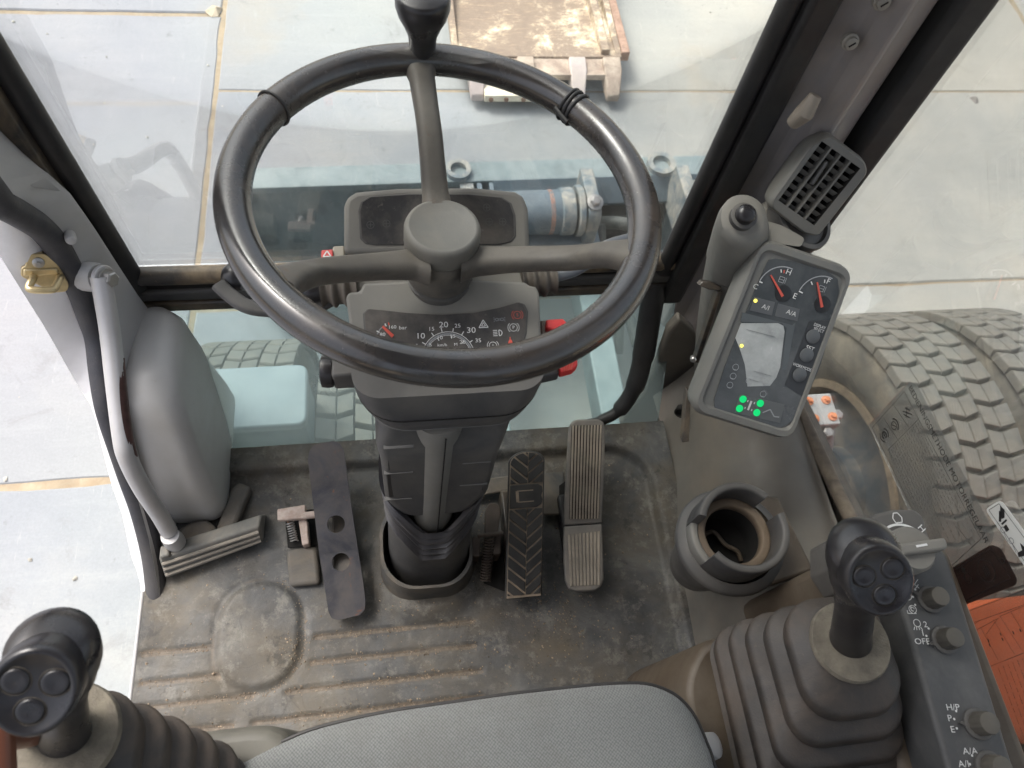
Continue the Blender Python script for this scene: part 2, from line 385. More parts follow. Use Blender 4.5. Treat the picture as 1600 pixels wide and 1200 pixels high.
def slab_mesh(w, h, seed):
    rnd = random.Random(seed); bm = NB(); n = 26
    def edge(a, b):
        L = (V(b)-V(a)).length; k = max(6, int(L/.09)); nrm = V((-(b[1]-a[1]), b[0]-a[0]))/L; out = []
        for i in range(k):
            t = i/k; p = V(a)*(1-t)+V(b)*t; chip = rnd.choice((0, 0, 0, 0, .001, .002, .003, .006)) if 0 < i else .004
            q = p + nrm*(chip); out.append(q)
        return out
    c = [(-w/2, -h/2), (w/2, -h/2), (w/2, h/2), (-w/2, h/2)]; ring = []
    for i in range(4): ring += edge(c[i], c[(i+1) % 4])
    r0 = [V((p.x, p.y, -.12)) for p in ring]; r1 = [V((p.x, p.y, -.006)) for p in ring]
    r2_ = [V((p.x*(1-.012/w), p.y*(1-.012/h), 0)) for p in ring]
    loft(bm, [r0, r1, r2_], False, True); return bm
_sm = {}
def slab(x0, x1, y0, y1, dz=0.0, v=0):
    w, h = x1-x0, y1-y0; key = (round(w, 3), round(h, 3), v); c = ((x0+x1)/2, (y0+y1)/2, GZ+dz)
    if key not in _sm:
        bm = slab_mesh(w, h, hash(key) % 1000 if False else int(w*100+h*10+v)); bmesh.ops.recalc_face_normals(bm, faces=bm.faces[:])
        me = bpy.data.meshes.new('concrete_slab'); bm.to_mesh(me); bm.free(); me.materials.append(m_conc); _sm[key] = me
    o = bpy.data.objects.new('concrete_slab', _sm[key]); COL.objects.link(o); o.parent = ground
    o.location = V(c)-V((0, 0, GZ-.006)); return o
rnd = random.Random(3)
def col(x0, x1, ystart, pitch, gap, nmin, nmax):
    for i in range(nmin, nmax):
        y0 = ystart+i*pitch; slab(x0, x1, y0+gap/2, y0+pitch-gap/2, rnd.uniform(-.002, .003), i % 3)
col(-.794, 3.55, 1.6, 1.18, .008, -4, 8)
col(3.575, 7.9, 1.0, 1.18, .016, -3, 8)
col(-5.1, -.810, .944, 2.36, .020, -2, 4)
col(-9.4, -5.125, .2, 2.36, .028, -2, 4)
# small stones and crumbs lying on the slabs
bm = NB(); rnd = random.Random(11)
def pebble(bm, p, r, rnd, flat=.6):
    vs = []
    for a in range(5):
        t = 2*math.pi*a/5+rnd.random(); q = r*rnd.uniform(.7, 1.15); vs.append(bm.verts.new(V(p)+V((q*math.cos(t), q*math.sin(t), 0))))
    tp = bm.verts.new(V(p)+V((r*rnd.uniform(-.3, .3), r*rnd.uniform(-.3, .3), r*flat*rnd.uniform(.6, 1.2))))
    for i in range(5): bm.faces.new((vs[i], vs[(i+1) % 5], tp))
for i in range(420): pebble(bm, (rnd.uniform(-3, 5), rnd.uniform(-.5, 5.5), GZ+.001), rnd.choice((.003, .004, .006, .009)), rnd)
obj('gravel', bm, mat('crumbs', (.42, .40, .35), .9, var=.5, scale=5), loc=(0, 0, GZ), kind='stuff', flat=True, label='scattered crumbs of stone lying on the concrete slabs')
# a concrete lump near the joint at the upper left
P = Pz(335, 16, GZ); bm = NB(); pebble(bm, P+V((0, 0, .0)), .045, rnd, .8)
obj('stone', bm, mat('stone_chip', (.45, .38, .28), .9, var=.3), loc=P, flat=True, label='loose tan stone beside the slab joint near the upper left corner', cat='stone')
P = Pz(1522, 156, GZ); bm = NB(); pebble(bm, P, .03, rnd, .7)
obj('stone', bm, mat('stone_chip_dark', (.28, .26, .24), .9, var=.3), loc=P, flat=True, label='loose grey stone on the slab joint near the upper right corner', cat='stone')

# ------------------------------------------------------------------ digging bucket lying on the slabs
def bucket_mat():
    m, t, out = nodes('bucket_paint'); b = N(t, 'ShaderNodeBsdfPrincipled'); t.links.new(b.outputs[0], out.inputs[0])
    tc = N(t, 'ShaderNodeTexCoord'); vec = tc.outputs['Object']
    c = ramp(t, noise_(t, vec, 4, 10, .78, .25), [(.30, (.20, .15, .115)), (.52, (.27, .205, .15)), (.575, (.50, .40, .28)), (.64, (.72, .65, .53)), (.8, (.55, .46, .35))])
    mp = N(t, 'ShaderNodeMapping'); mp.inputs['Scale'].default_value = (3, 14, 3); t.links.new(vec, mp.inputs[0])
    c = mixc(t, math_(t, 'MULTIPLY', ramp(t, noise_(t, mp.outputs[0], 5, 6, .7), [(.55, 0.0), (.7, 1.0)]), .5), c, (.55, .40, .25))
    t.links.new(c, b.inputs['Base Color']); b.inputs['Roughness'].default_value = .7
    bp = N(t, 'ShaderNodeBump'); bp.inputs['Strength'].default_value = .5; bp.inputs['Distance'].default_value = .004
    t.links.new(noise_(t, vec, 40, 6, .7), bp.inputs['Height']); t.links.new(bp.outputs[0], b.inputs['Normal']); return m
m_buck = bucket_mat()
XL, XR = .27, 1.07
bucket = thing('digging_bucket', 'worn cream and rust coloured digging bucket with square teeth lying on the slabs', 'bucket', ((XL+XR)/2, 3.3, GZ))
def sheet(bm, prof, x0, x1, th):
    """bent plate: profile in yz swept along x with thickness"""
    up = []
    for i, p in enumerate(prof):
        a = V(prof[max(i-1, 0)]); b = V(prof[min(i+1, len(prof)-1)]); d = (b-a).normalized(); up.append(V((p[0]-d.y*th, p[1]+d.x*th)))
    ring = [V(p) for p in prof] + up[::-1]
    loft(bm, [[V((x0, p.x, p.y)) for p in ring], [V((x1, p.x, p.y)) for p in ring]])
YF = 2.85
bm = NB(); sheet(bm, [(YF, -1.14), (3.25, -1.17), (3.65, -1.19), (3.95, -1.10), (4.1, -.9), (4.12, -.62), (4.05, -.45)], XL, XR, .025)
obj('bottom_plate', bm, m_buck, bucket, bevel=.004)
for x0 in (XL-.002, XR-.028):
    bm = NB(); pr = [(YF+.02, -1.145), (3.3, -1.18), (3.66, -1.2), (3.98, -1.11), (4.14, -.88), (4.15, -.6), (4.0, -.6), (3.7, -.95), (3.3, -1.10), (YF+.03, -1.115)]
    prism(bm, [V((x0, a, b)) for a, b in pr], V((.03, 0, 0))); obj('side_plate', bm, m_buck, bucket, bevel=.003)
m_lip = mat('bucket_lip', (.30, .225, .175), .7, var=.3, scale=12, dust=(.62, .53, .42), dust_amt=.75, dust_scale=9, bump=.4, bump_scale=60)
bm = NB(); bx(bm, XL+.02, XR-.02, YF-.11, YF+.01, -1.155, -1.125); obj('cutting_edge', bm, m_lip, bucket, bevel=.003)
bm = NB(); bx(bm, XR+.004, XR+.045, YF+.03, 4.0, -1.16, -1.11); obj('side_cutter', bm, mat('rust_cutter', (.40, .26, .19), .75, var=.25, scale=14, dust=(.2, .12, .08), dust_amt=.6, dust_scale=30), bucket, bevel=.004)
bm = NB(); bx(bm, XR-.1, XR-.06, YF+.02, 4.0, -1.15, -1.09); obj('wear_strip', bm, m_buck, bucket, bevel=.004)
for xc, w, L, mm in ((XR-.06, .085, .105, m_lip), (.845, .08, .10, mat('pink_tooth', (.48, .41, .38), .6, var=.12, dust=(.7, .62, .5), dust_amt=.4)), (.60, .08, .10, m_lip), (.37, .08, .10, mat('mauve_tooth', (.46, .39, .36), .6, var=.12))):
    bm = NB(); y1 = YF-.02; y0 = y1-L-.06
    loft(bm, [[V((xc-w/2, y1, -1.175)), V((xc+w/2, y1, -1.175)), V((xc+w/2, y1, -1.095)), V((xc-w/2, y1, -1.095))],
              [V((xc-w/2, y1-.07, -1.185)), V((xc+w/2, y1-.07, -1.185)), V((xc+w/2, y1-.07, -1.11)), V((xc-w/2, y1-.07, -1.11))],
              [V((xc-w*.36, y0, -1.215)), V((xc+w*.36, y0, -1.215)), V((xc+w*.36, y0, -1.18)), V((xc-w*.36, y0, -1.18))]])
    obj('tooth', bm, mm, bucket, bevel=.006)
bm = NB(); bx(bm, .40, .78, YF-.20, YF-.115, -1.2, -1.165); obj('bolt_on_plate', bm, mat('cream_plate', (.72, .66, .52), .6, var=.12, scale=20, dust=(.42, .34, .26), dust_amt=.6, dust_scale=14), bucket, bevel=.003)
for xc in (.43, .5, .58, .66, .74):
    bm = NB(); lathe(bm, [(.011, -.004), (.011, .006)], fz((xc, YF-.20, -1.185), (0, -1, 0)), 8); obj('bolt', bm, m_rust, bucket)
for xc in (.58, .86):
    bm = NB(); prism(bm, [V((xc, a, b)) for a, b in ((4.1, -.6), (4.3, -.45), (4.3, -.3), (4.05, -.42))], V((.05, 0, 0))); obj('hinge_ear', bm, m_buck, bucket, bevel=.004)

# ------------------------------------------------------------------ dozer blade across the front of the undercarriage
def blade_mat(name, a, b_, dustc, du):
    m, t, out = nodes(name); b = N(t, 'ShaderNodeBsdfPrincipled'); t.links.new(b.outputs[0], out.inputs[0])
    tc = N(t, 'ShaderNodeTexCoord'); vec = tc.outputs['Object']
    c = ramp(t, noise_(t, vec, 4, 6, .65), [(.3, a), (.7, b_)])
    vo = N(t, 'ShaderNodeTexVoronoi'); vo.inputs['Scale'].default_value = 9; t.links.new(vec, vo.inputs['Vector'])
    c = mixc(t, ramp(t, vo.outputs['Distance'], [(.28, .55), (.36, 0.0)]), c, tuple(x*.6 for x in a))
    mp = N(t, 'ShaderNodeMapping'); mp.inputs['Scale'].default_value = (16, 16, 2.5); t.links.new(vec, mp.inputs[0])
    f = ramp(t, noise_(t, mp.outputs[0], 4, 9, .75), [(.5, 0.0), (.72, 1.0)])
    g = N(t, 'ShaderNodeNewGeometry'); sx = N(t, 'ShaderNodeSeparateXYZ'); t.links.new(g.outputs['Normal'], sx.inputs[0])
    u = math_(t, 'MULTIPLY', ramp(t, sx.outputs[2], [(.3, 0.0), (.9, 1.0)]), ramp(t, noise_(t, vec, 9, 8, .7, .4), [(.40, .45), (.60, 1.0)]))
    f = math_(t, 'MAXIMUM', math_(t, 'MULTIPLY', f, .35), math_(t, 'MULTIPLY', u, du))
    c = mixc(t, f, c, dustc)
    c = mixc(t, ramp(t, noise_(t, vec, 16, 9, .8, .6), [(.66, 0.0), (.69, .8)]), c, (.50, .36, .24))
    t.links.new(c, b.inputs['Base Color']); b.inputs['Roughness'].default_value = .5; return m
m_blade = blade_mat('blade_paint', (.10, .145, .155), (.165, .225, .235), (.33, .385, .385), .75)
m_bladeb = blade_mat('bracket_paint', (.075, .115, .145), (.12, .17, .205), (.27, .31, .33), .45)
BY = 1.66
blade = thing('dozer_blade', 'dusty blue grey dozer blade and lift gear standing just beyond the front window', 'dozer blade', (.44, BY, GZ))
bl = -.56
bm = NB(); bx(bm, bl, 1.13, BY, BY+.085, -.665, -.64); obj('top_flange', bm, m_blade, blade, bevel=.003)
bm = NB(); bx(bm, bl, 1.13, BY+.03, BY+.07, -1.16, -.666); obj('mouldboard', bm, m_blade, blade, bevel=.002)
bm = NB(); bx(bm, bl-.004, bl+.03, BY-.06, BY+.1, -1.16, -.63); obj('end_plate', bm, m_blade, blade, bevel=.003)
bm = NB(); bx(bm, bl+.03, .34, BY-.16, BY+.029, -1.12, -1.08); obj('rear_rib', bm, m_blade, blade, bevel=.003)
# plate sloping over the pivot tube
A = [Py(772, 262, BY-.01), Py(1110, 250, BY-.01)]
zt = -.655; x0, x1 = .30, 1.125
bm = NB(); prism(bm, [V((x0, BY-.002, zt+.02)), V((x1, BY-.002, zt+.02)), V((x1, BY-.06, zt-.05)), V((x0, BY-.06, zt-.05))], V((0, .012, -.022))); obj('cover_plate', bm, m_bladeb, blade, bevel=.003)
ty = BY-.14; tz = Py(840, 332, ty).z
TX = frame((0, ty, tz), (0, 1, 0), (0, 0, 1), (1, 0, 0))
def xt(bm, x0, x1, r, seg=28, e=.004): lathe(bm, [(r-e, x0), (r, x0+e), (r, x1-e), (r-e, x1)], TX, seg)
bm = NB(); xt(bm, .10, .50, .070); obj('pivot_tube', bm, m_bladeb, blade)
m_chip = mat('chipped_orange', (.40, .17, .10), .6, var=.5, scale=25, dust=(.15, .2, .22), dust_amt=1.0, dust_scale=11)
bm = NB(); xt(bm, .455, .475, .0712); obj('paint_band', bm, m_chip, blade)
m_wornb = mat('worn_bracket', (.13, .18, .21), .5, var=.2, dust=(.52, .48, .40), dust_amt=.95, dust_scale=16)
for xx, w, r in ((.495, .045, .076), (.548, .022, .082), (.945, .03, .085), (.975, .05, .072)):
    bm = NB(); xt(bm, xx, xx+w, r); obj('bearing_ring', bm, m_wornb, blade)
bm = NB(); xt(bm, 1.02, 1.12, .066); obj('pivot_tube', bm, m_bladeb, blade)
for xx in (.575, .90):
    bm = NB(); pts = round_poly([V((xx, ty-.07, tz-.09)), V((xx, ty-.07, tz+.07)), V((xx, ty+.12, tz+.07)), V((xx, ty+.12, tz-.09))], [.02, .05, .01, .01]); prism(bm, pts, V((.042, 0, 0))); obj('clevis_plate', bm, m_wornb, blade, bevel=.004)
    bm = NB(); T = fz((xx+.021, ty-.03, tz+.070), (0, -.35, 1)); lathe(bm, [(.026, 0), (.026, .008), (.018, .010)], T, 16); lathe(bm, [(.017, .008), (.017, .02), (.012, .024)], T, 6); obj('bolt', bm, m_metal, blade, angle=30)
bm = NB(); bx(bm, .36, .64, ty-.10, ty+.0, tz-.16, tz-.082); obj('lower_block', bm, m_bladeb, blade, bevel=.004)
bm = NB(); bx(bm, .60, .93, BY-.035, BY+.025, -1.15, -.725); obj('recess_shade', bm, m_gap, blade)  # near-black slab stands in for the shade inside an opening
m_hose = mat('hydraulic_hose', (.05, .06, .06), .6, var=.3, dust=(.25, .25, .22), dust_amt=.5, dust_scale=20)
for pts, r in (([(.66, 1.62, -.80), (.72, 1.58, -.76), (.80, 1.58, -.80), (.84, 1.55, -.95), (.80, 1.5, -1.1)], .022), ([(.65, 1.60, -.78), (.66, 1.52, -.88), (.69, 1.46, -1.02), (.70, 1.3, -1.1)], .022),
               ([(.74, 1.55, -1.0), (.77, 1.45, -1.03), (.80, 1.3, -1.1)], .02), ([(.90, 1.56, -.98), (.82, 1.50, -1.0), (.76, 1.44, -1.06), (.74, 1.3, -1.15)], .02)):
    bm = NB(); tube(bm, smooth_path([V(p)+V((0, -.07, .06)) for p in pts], 8), r, 12); obj('hose', bm, m_hose, blade)
for px, py, rr in ((716, 263, .042), (1030, 248, .05)):
    p = V((Pz(px, py, -.635).x, BY+.04, -.639)); bm = NB(); lathe(bm, [(rr*.62, 0), (rr, 0), (rr, .018), (rr*.62, .018), (rr*.62, 0)], M.Translation(p+V((0, .0, 0))), 20, False, False); obj('lifting_ring', bm, m_wornb, blade)
bm = NB(); bx(bm, .245, .262, BY-.12, BY-.002, -.80, -.645); bx(bm, .285, .30, BY-.12, BY-.002, -.80, -.645); obj('hinge_lug', bm, m_bladeb, blade, bevel=.003)
bm = NB(); lathe(bm, [(.022, .262), (.022, .285)], frame((0, BY-.07, -.69), (0, 1, 0), (0, 0, 1), (1, 0, 0)), 14); obj('hinge_pin', bm, m_chip, blade)
bm = NB(); bx(bm, .19, .235, BY-.1, BY-.002, -.74, -.645); obj('bracket_block', bm, m_wornb, blade, bevel=.004)

blade.rotation_euler = (0, 0, R_(1.2))
# ------------------------------------------------------------------ tyres (twin wheels on both sides)
m_tread = mat('dusty_tread_rubber', (.138, .136, .125), .85, var=.3, scale=11, dust=(.26, .235, .19), dust_amt=.75, dust_scale=12, updust=.0, bump=.5, bump_scale=160)
m_carc = mat('tyre_rubber', (.11, .106, .096), .85, var=.25, scale=9, dust=(.33, .29, .22), dust_amt=.7, dust_scale=8, bump=.3, bump_scale=120)
m_wheel = mat('wheel_paint', (.045, .06, .075), .5, var=.3, scale=8, dust=(.24, .2, .15), dust_amt=.7, dust_scale=9)
m_ringr = mat('wheel_flange', (.24, .19, .13), .75, var=.3, scale=18, dust=(.1, .08, .06), dust_amt=.6, dust_scale=30)
TR = .50; TW = .235
def block_mesh(kind):
    """one tread block at angle 0 (radial = +z, along = +y, across = +x), with a sipe cut"""
    bm = NB(); h0, h1 = TR-.022, TR
    if kind == 0: outl = [(-.037, -.023), (0, -.034), (.037, -.023), (.037, .027), (0, .016), (-.037, .027)]
    elif kind == 1: outl = [(-.040, -.025), (.002, -.033), (.038, -.021), (.038, .028), (.002, .018), (-.040, .028)]
    else: outl = [(-.038, -.021), (-.002, -.033), (.040, -.025), (.040, .028), (-.002, .018), (-.038, .028)]
    def half(side):
        # clip at x = 0 leaving a sipe
        pts = [p for p in outl if p[0]*side > -.006 and p[0]*side > .003]
        i = [k for k, p in enumerate(outl) if abs(p[0]) <= .005]
        a, b = outl[i[0]], outl[i[1]]
        if side > 0: pl = [(.0011+a[0], a[1])] + [p for p in outl[i[0]+1:i[1]]] + [(.0011+b[0], b[1])]
        else: pl = [(b[0]-.0011, b[1])] + [p for p in outl[i[1]+1:]+outl[:i[0]]] + [(a[0]-.0011, a[1])]
        return pl
    for sd in (-1, 1):
        pl = half(sd); c = V((sum(p[0] for p in pl)/len(pl), sum(p[1] for p in pl)/len(pl)))
        r0 = [V((c.x+(p[0]-c.x)*1.06, c.y+(p[1]-c.y)*1.06, h0)) for p in pl]; r1 = [V((p[0], p[1], h1-.003)) for p in pl]
        r2_ = [V((c.x+(p[0]-c.x)*.93, c.y+(p[1]-c.y)*.93, h1)) for p in pl]
        if sd < 0: pass
        loft(bm, [r0, r1, r2_], False, True)
    bmesh.ops.recalc_face_normals(bm, faces=bm.faces[:]); me = bpy.data.meshes.new('tread_block'); bm.to_mesh(me); bm.free(); me.materials.append(m_tread); return me
BLK = [block_mesh(k) for k in range(3)]
def make_tyre(label, x, y, z, first):
    t = thing('truck_tyre', label, 'tyre', (x, y, z), 'twin truck tyres under the machine')
    if first is None:
        TT = frame((x, y, z), (0, 1, 0), (0, 0, 1), (1, 0, 0))
        w = TW/2
        bm = NB(); pr = [(.30, -w*.62), (.33, -w*.8), (.39, -w*1.02), (.44, -w*1.0), (.470, -w*.93), (TR-.021, -w*.84), (TR-.019, 0), (TR-.021, w*.84), (.470, w*.93), (.44, w), (.39, w*1.02), (.33, w*.8), (.30, w*.62)]
        lathe(bm, pr, TT, 96, False, False); a = obj('carcass', bm, m_carc, t)
        bm = NB(); lathe(bm, [(.302, -w*.66), (.318, -w*.72), (.318, -w*.80), (.296, -w*.80), (.285, -w*.6), (.285, -w*.2)], TT, 64, False, False); lathe(bm, [(.302, w*.66), (.318, w*.72), (.318, w*.80), (.296, w*.80), (.285, w*.6), (.285, -w*.2)], TT, 64, False, False); b = obj('rim_flange', bm, m_ringr, t)
        bm = NB(); lathe(bm, [(.286, -w*.2), (.25, -w*.15), (.20, -w*.3), (.12, -w*.35), (.12, -w*.7), (.09, -w*.75)], TT, 48, False, True); lathe(bm, [(.286, w*.1), (.2, w*.2), (.01, w*.2)], TT, 48, False, True); c = obj('wheel_disc', bm, m_wheel, t)
        FIRST[:] = [(a.data, 'carcass', m_carc), (b.data, 'rim_flange', None), (c.data, 'wheel_disc', None)]
    else:
        for me, nm, _ in FIRST:
            o = bpy.data.objects.new(nm, me); COL.objects.link(o); o.parent = t
    n = 50; off = (x*7.3) % (2*math.pi/n)
    for row, xo in enumerate((-.078, 0, .078)):
        for k in range(n):
            o = bpy.data.objects.new('tread_block', BLK[(1, 0, 2)[row]]); COL.objects.link(o); o.parent = t
            a = 2*math.pi*(k+(.5 if row == 1 else 0))/n+off
            o.matrix_local = M.Rotation(-a, 4, 'X') @ M.Translation(V((xo, 0, 0)))
    return t
FIRST = []
make_tyre('dusty truck tyre next to the right window, the nearer of the pair on that side', 1.255, .57, -.75, None)
make_tyre('dusty truck tyre at the right picture edge, the outer of the pair on that side', 1.555, .57, -.75, 1)
make_tyre('dusty truck tyre seen through the lower window beside the steering column', -.085, .57, -.75, 1)
make_tyre('dusty truck tyre seen through the lower window behind the pale step box', -.380, .57, -.75, 1)

# ------------------------------------------------------------------ undercarriage
und = thing('undercarriage', 'dark blue grey undercarriage frame with axle between the tyres', 'undercarriage', (.44, -.2, GZ))
bm = NB(); bx(bm, .05, .90, -2.4, .62, -.95, -.45); obj('chassis_frame', bm, m_wheel, und, bevel=.01)
bm = NB(); lathe(bm, [(.09, -.42), (.09, 1.6)], frame((0, .57, -.75), (0, 1, 0), (0, 0, 1), (1, 0, 0)), 24); obj('axle', bm, m_wheel, und)
for s_ in (.25, .63):
    bm = NB(); bx(bm, s_-.045, s_+.045, .621, 1.62, -1.0, -.88); obj('blade_arm', bm, m_blade, und, bevel=.006)
# pale step box left of centre
stp = thing('step_box', 'pale blue flat topped tool box seen through the lower window at left', 'tool box', (-.38, .85, -.3))
m_step = mat('step_paint', (.27, .33, .355), .5, var=.07, scale=6, dust=(.45, .5, .5), dust_amt=.4)
a, b, c, d = Pz(312, 574, -.12), Pz(481, 571, -.12), Pz(478, 664, -.12), Pz(322, 671, -.12)
x0, x1, y0, y1 = min(a.x, d.x), (b.x+c.x)/2, (c.y+d.y)/2, (a.y+b.y)/2
bm = NB(); prism(bm, round_poly([V((x0, y0, -.145)), V((x1, y0, -.145)), V((x1, y1, -.145)), V((x0, y1, -.145))], .02), V((0, 0, .025))); obj('lid', bm, m_step, stp, bevel=.004)
bm = NB(); bx(bm, x0+.006, x1-.006, y0+.006, y1-.006, -.27, -.146); obj('body', bm, m_blade, stp, bevel=.004)
# hydraulic manifold beside the right window
man = thing('valve_block', 'grey steel hydraulic valve block with orange bolts outside the right window', 'valve block', (.87, .58, -.22))
zz = -.2; pts = [Pz(1258, 622, zz), Pz(1287, 617, zz), Pz(1305, 655, zz), Pz(1274, 664, zz)]
cx_ = sum((p for p in pts), V((0, 0, 0)))/4; m_steelg = mat('zinc_block', (.50, .51, .50), .4, metal=.3, var=.1, dust=DUST, dust_amt=.2)
bm = NB(); box(bm, cx_+V((0, 0, -.05)), (.075, .075, .1)); obj('block', bm, m_steelg, man, bevel=.003)
m_obolt = mat('orange_bolt', (.75, .28, .12), .5, var=.2)
for dx, dy in ((-.02, .02), (.02, .02), (-.02, -.022), (.022, -.02)):
    bm = NB(); lathe(bm, [(.010, 0), (.010, .004)], M.Translation(cx_+V((dx, dy, 0))), 14); lathe(bm, [(.0055, .004), (.0055, .011)], M.Translation(cx_+V((dx, dy, 0))), 6); obj('bolt', bm, m_obolt, man, angle=30)
m_pale = mat('pale_hose', (.42, .45, .46), .5, var=.15, dust=DUST, dust_amt=.3)
for k, (dx, dy) in enumerate(((.045, -.01), (.01, -.05))):
    p = cx_+V((dx, dy, -.03)); bm = NB(); lathe(bm, [(.012, -.02), (.012, .02), (.009, .022)], M.Translation(p), 6); obj('fitting', bm, m_metal, man, angle=30)
    bm = NB(); tube(bm, smooth_path([p+V((0, 0, -.02)), p+V((.02, -.03, -.08)), p+V((.03, -.10, -.18)), p+V((-.02, -.17, -.26)), p+V((-.1, -.22, -.3))], 8), .010, 10); obj('hose', bm, m_pale, man)
bm = NB(); tube(bm, smooth_path([V((.78, .40, -.32)), V((.86, .42, -.30)), V((.95, .46, -.33))], 8), .012, 10); obj('hose', bm, m_pale, man)
# orange machine body behind the right window
org = thing('body_panel', 'bright orange machine body panel outside the right window', 'body panel', (1.05, -.1, -.2))
z = .06; a, b, c = Pz(1495, 946, z), Pz(1600, 921, z), Pz(1570, 1168, z)
yf = (a.y+b.y)/2; yb = c.y
bm = NB(); loft(bm, [[V((.66, yf-.002*k, z)), V((.66, yf, z-.02)), V((.66, yf, -.6)), V((.66, yb, -.6)), V((.66, yb, z))] if k == 0 else [V((1.25, yf, z)), V((1.25, yf, z-.02)), V((1.25, yf, -.6)), V((1.25, yb, -.6)), V((1.25, yb, z))] for k in (0, 1)])
obj('panel', bm, m_orange, org, bevel=.02, seg=4)
bm = NB(); bx(bm, .66, 1.6, -1.6, yb-.012, -.6, z-.03); obj('rear_cover', bm, m_gap, org, bevel=.01)
# ------------------------------------------------------------------ the cab shell
cab = thing('excavator_cab', 'open excavator cab around the driver place with grey trim, black window seals and dusty glass', 'cab', (0, 0, 0))
m_gup = glass('windscreen_glass', (.965, .985, .98), (.62, .64, .64), .008, .035, 4)
m_glo = glass('lower_window_glass', (.835, .915, .91), (.60, .68, .67), .19, .34, 5)
m_gri = glass('side_window_glass', (.955, .97, .96), (.50, .51, .48), .008, .07, 5)
bm = NB(); bx(bm, -.41, .60, -1.0, .47, -.14, -.006); obj('floor_pan', bm, m_cons, cab)
bm = NB(); bx(bm, -.418, -.4125, -1.0, .272, -.14, .0005); obj('door_sill', bm, m_trim, cab, bevel=.003)
# front window: panes, seals, cross bars
bm = NB(); bx(bm, -.366, .388, .640, .645, .30, 1.56); obj('windscreen', bm, m_gup, cab, flat=True)
LP0, LPN = V((0, .485, 0)), V((0, -.235, .150)).normalized()
def Plow(px, py, off=0.0): return Ppl(px, py, LP0+LPN*off, LPN)
bm = NB(); y1, z1 = .485+.150*.98, .235*.98
prism(bm, [V((-.40, .485, .0)), V((.43, .485, .0)), V((.43, y1, z1)), V((-.40, y1, z1))], -LPN*.005); obj('lower_window', bm, m_glo, cab, flat=True)
bm = NB(); tube(bm, smooth_path([Plow(*p) for p in ((1024, 440), (1014, 500), (1005, 555), (992, 603), (968, 640), (940, 656), (900, 664))], 6), [.019]*13+[.017]*6+[.014]*6+[.010]*6+[.007]*6, 12); obj('lower_window_seal', bm, m_blk, cab)
bm = NB(); tube(bm, [Plow(225, 470), Plow(262, 560), Plow(330, 690)], .017, 10); obj('lower_window_seal', bm, m_blk, cab)
m_gask = mat('worn_gasket', (.03, .028, .027), .5, var=.3, dust=TAN, dust_amt=.8, dust_scale=6, updust=.12)
bm = NB(); tube(bm, [V((-.372, .634, .290)), V((.412, .634, .284))], .0135, 12); obj('cross_gasket', bm, m_gask, cab)
bm = NB(); bx(bm, -.40, .43, .622, .66, .243, .266); obj('cross_bar', bm, m_plasd, cab, bevel=.005, seg=3)
bm = NB(); bx(bm, -.40, .43, .628, .66, .2665, .277); obj('cross_gap', bm, m_gap, cab)
bm = NB(); bx(bm, -.40, .43, .618, .655, .2225, .2425); obj('lower_bar', bm, m_blkw, cab, bevel=.004)
# left front post
bm = NB(); tube(bm, [V((-.370, .632, .27)), V((-.366, .632, 1.58))], .0135, 14); obj('window_seal', bm, m_blk, cab)
bm = NB(); bx(bm, -.396, -.376, .606, .66, .215, 1.6); obj('window_channel', bm, m_blkw, cab, bevel=.004)
bm = NB(); bx(bm, -.46, -.3965, .612, .70, .0, 1.6); obj('front_post', bm, mat('brown_post', (.055, .048, .045), .5, var=.15, dust=TAN, dust_amt=.2), cab, bevel=.006)
# right front post with its pressed steel inner trim
bm = NB(); tube(bm, [V((.3935, .632, .265)), V((.396, .632, 1.58))], .0125, 14); obj('window_seal', bm, m_blk, cab)
bm = NB(); bx(bm, .404, .438, .610, .66, .20, 1.6); obj('window_channel', bm, m_blk, cab, bevel=.006)
bm = NB(); rings = []
for z in (.10, .36, .40, .46, .54, .58, .62, 1.6):
    k = .0 if z < .58 else 1.0; b = .016 if .4 < z < .56 else .0
    rings.append([V((.4385, .66, z)), V((.4385, .628, z)), V((.468, .618, z)), V((.478, .598-b, z)), V((.498+b*.4, .590-b, z)), V((.512+b*.5, .612-b*.3, z)), V((.548, .622, z)), V((.556, .66, z))])
loft(bm, rings); obj('post_trim', bm, m_post, cab, bevel=.006, seg=3, angle=30)
bm = NB(); bx(bm, .5565, .602, .604, .70, .10, 1.6); obj('rear_post_edge', bm, mat('dark_post_edge', (.028, .028, .028), .7, var=.2), cab, bevel=.01, seg=3)
for px, py in ((1331, 71), (1381, 8)):
    p = Py(px, py, .592); T = fz(p+V((0, .006, 0)), (-.15, -1, .25)); bm = NB(); lathe(bm, [(.0085, -.004), (.0085, .002), (.0066, .003), (.006, .007), (.003, .008)], T, 18, True, True); obj('trim_screw', bm, mat('screw_paint', (.22, .205, .18), .5, var=.2), cab)
    bm = NB(); box(bm, (0, 0, .0080), (.007, .0014, .0012), T @ M.Rotation(.7, 4, 'Z')); obj('screw_slot', bm, m_gap, cab)
bm = NB(); p = Py(1258, 178, .578); tube(bm, [p+V((-.004, .006, -.018)), p+V((0, .002, 0)), p+V((.006, .008, .018))], [.008, .011, .007], 12); obj('rub_mark', bm, mat('worn_trim', (.22, .19, .155), .5, var=.2), cab)
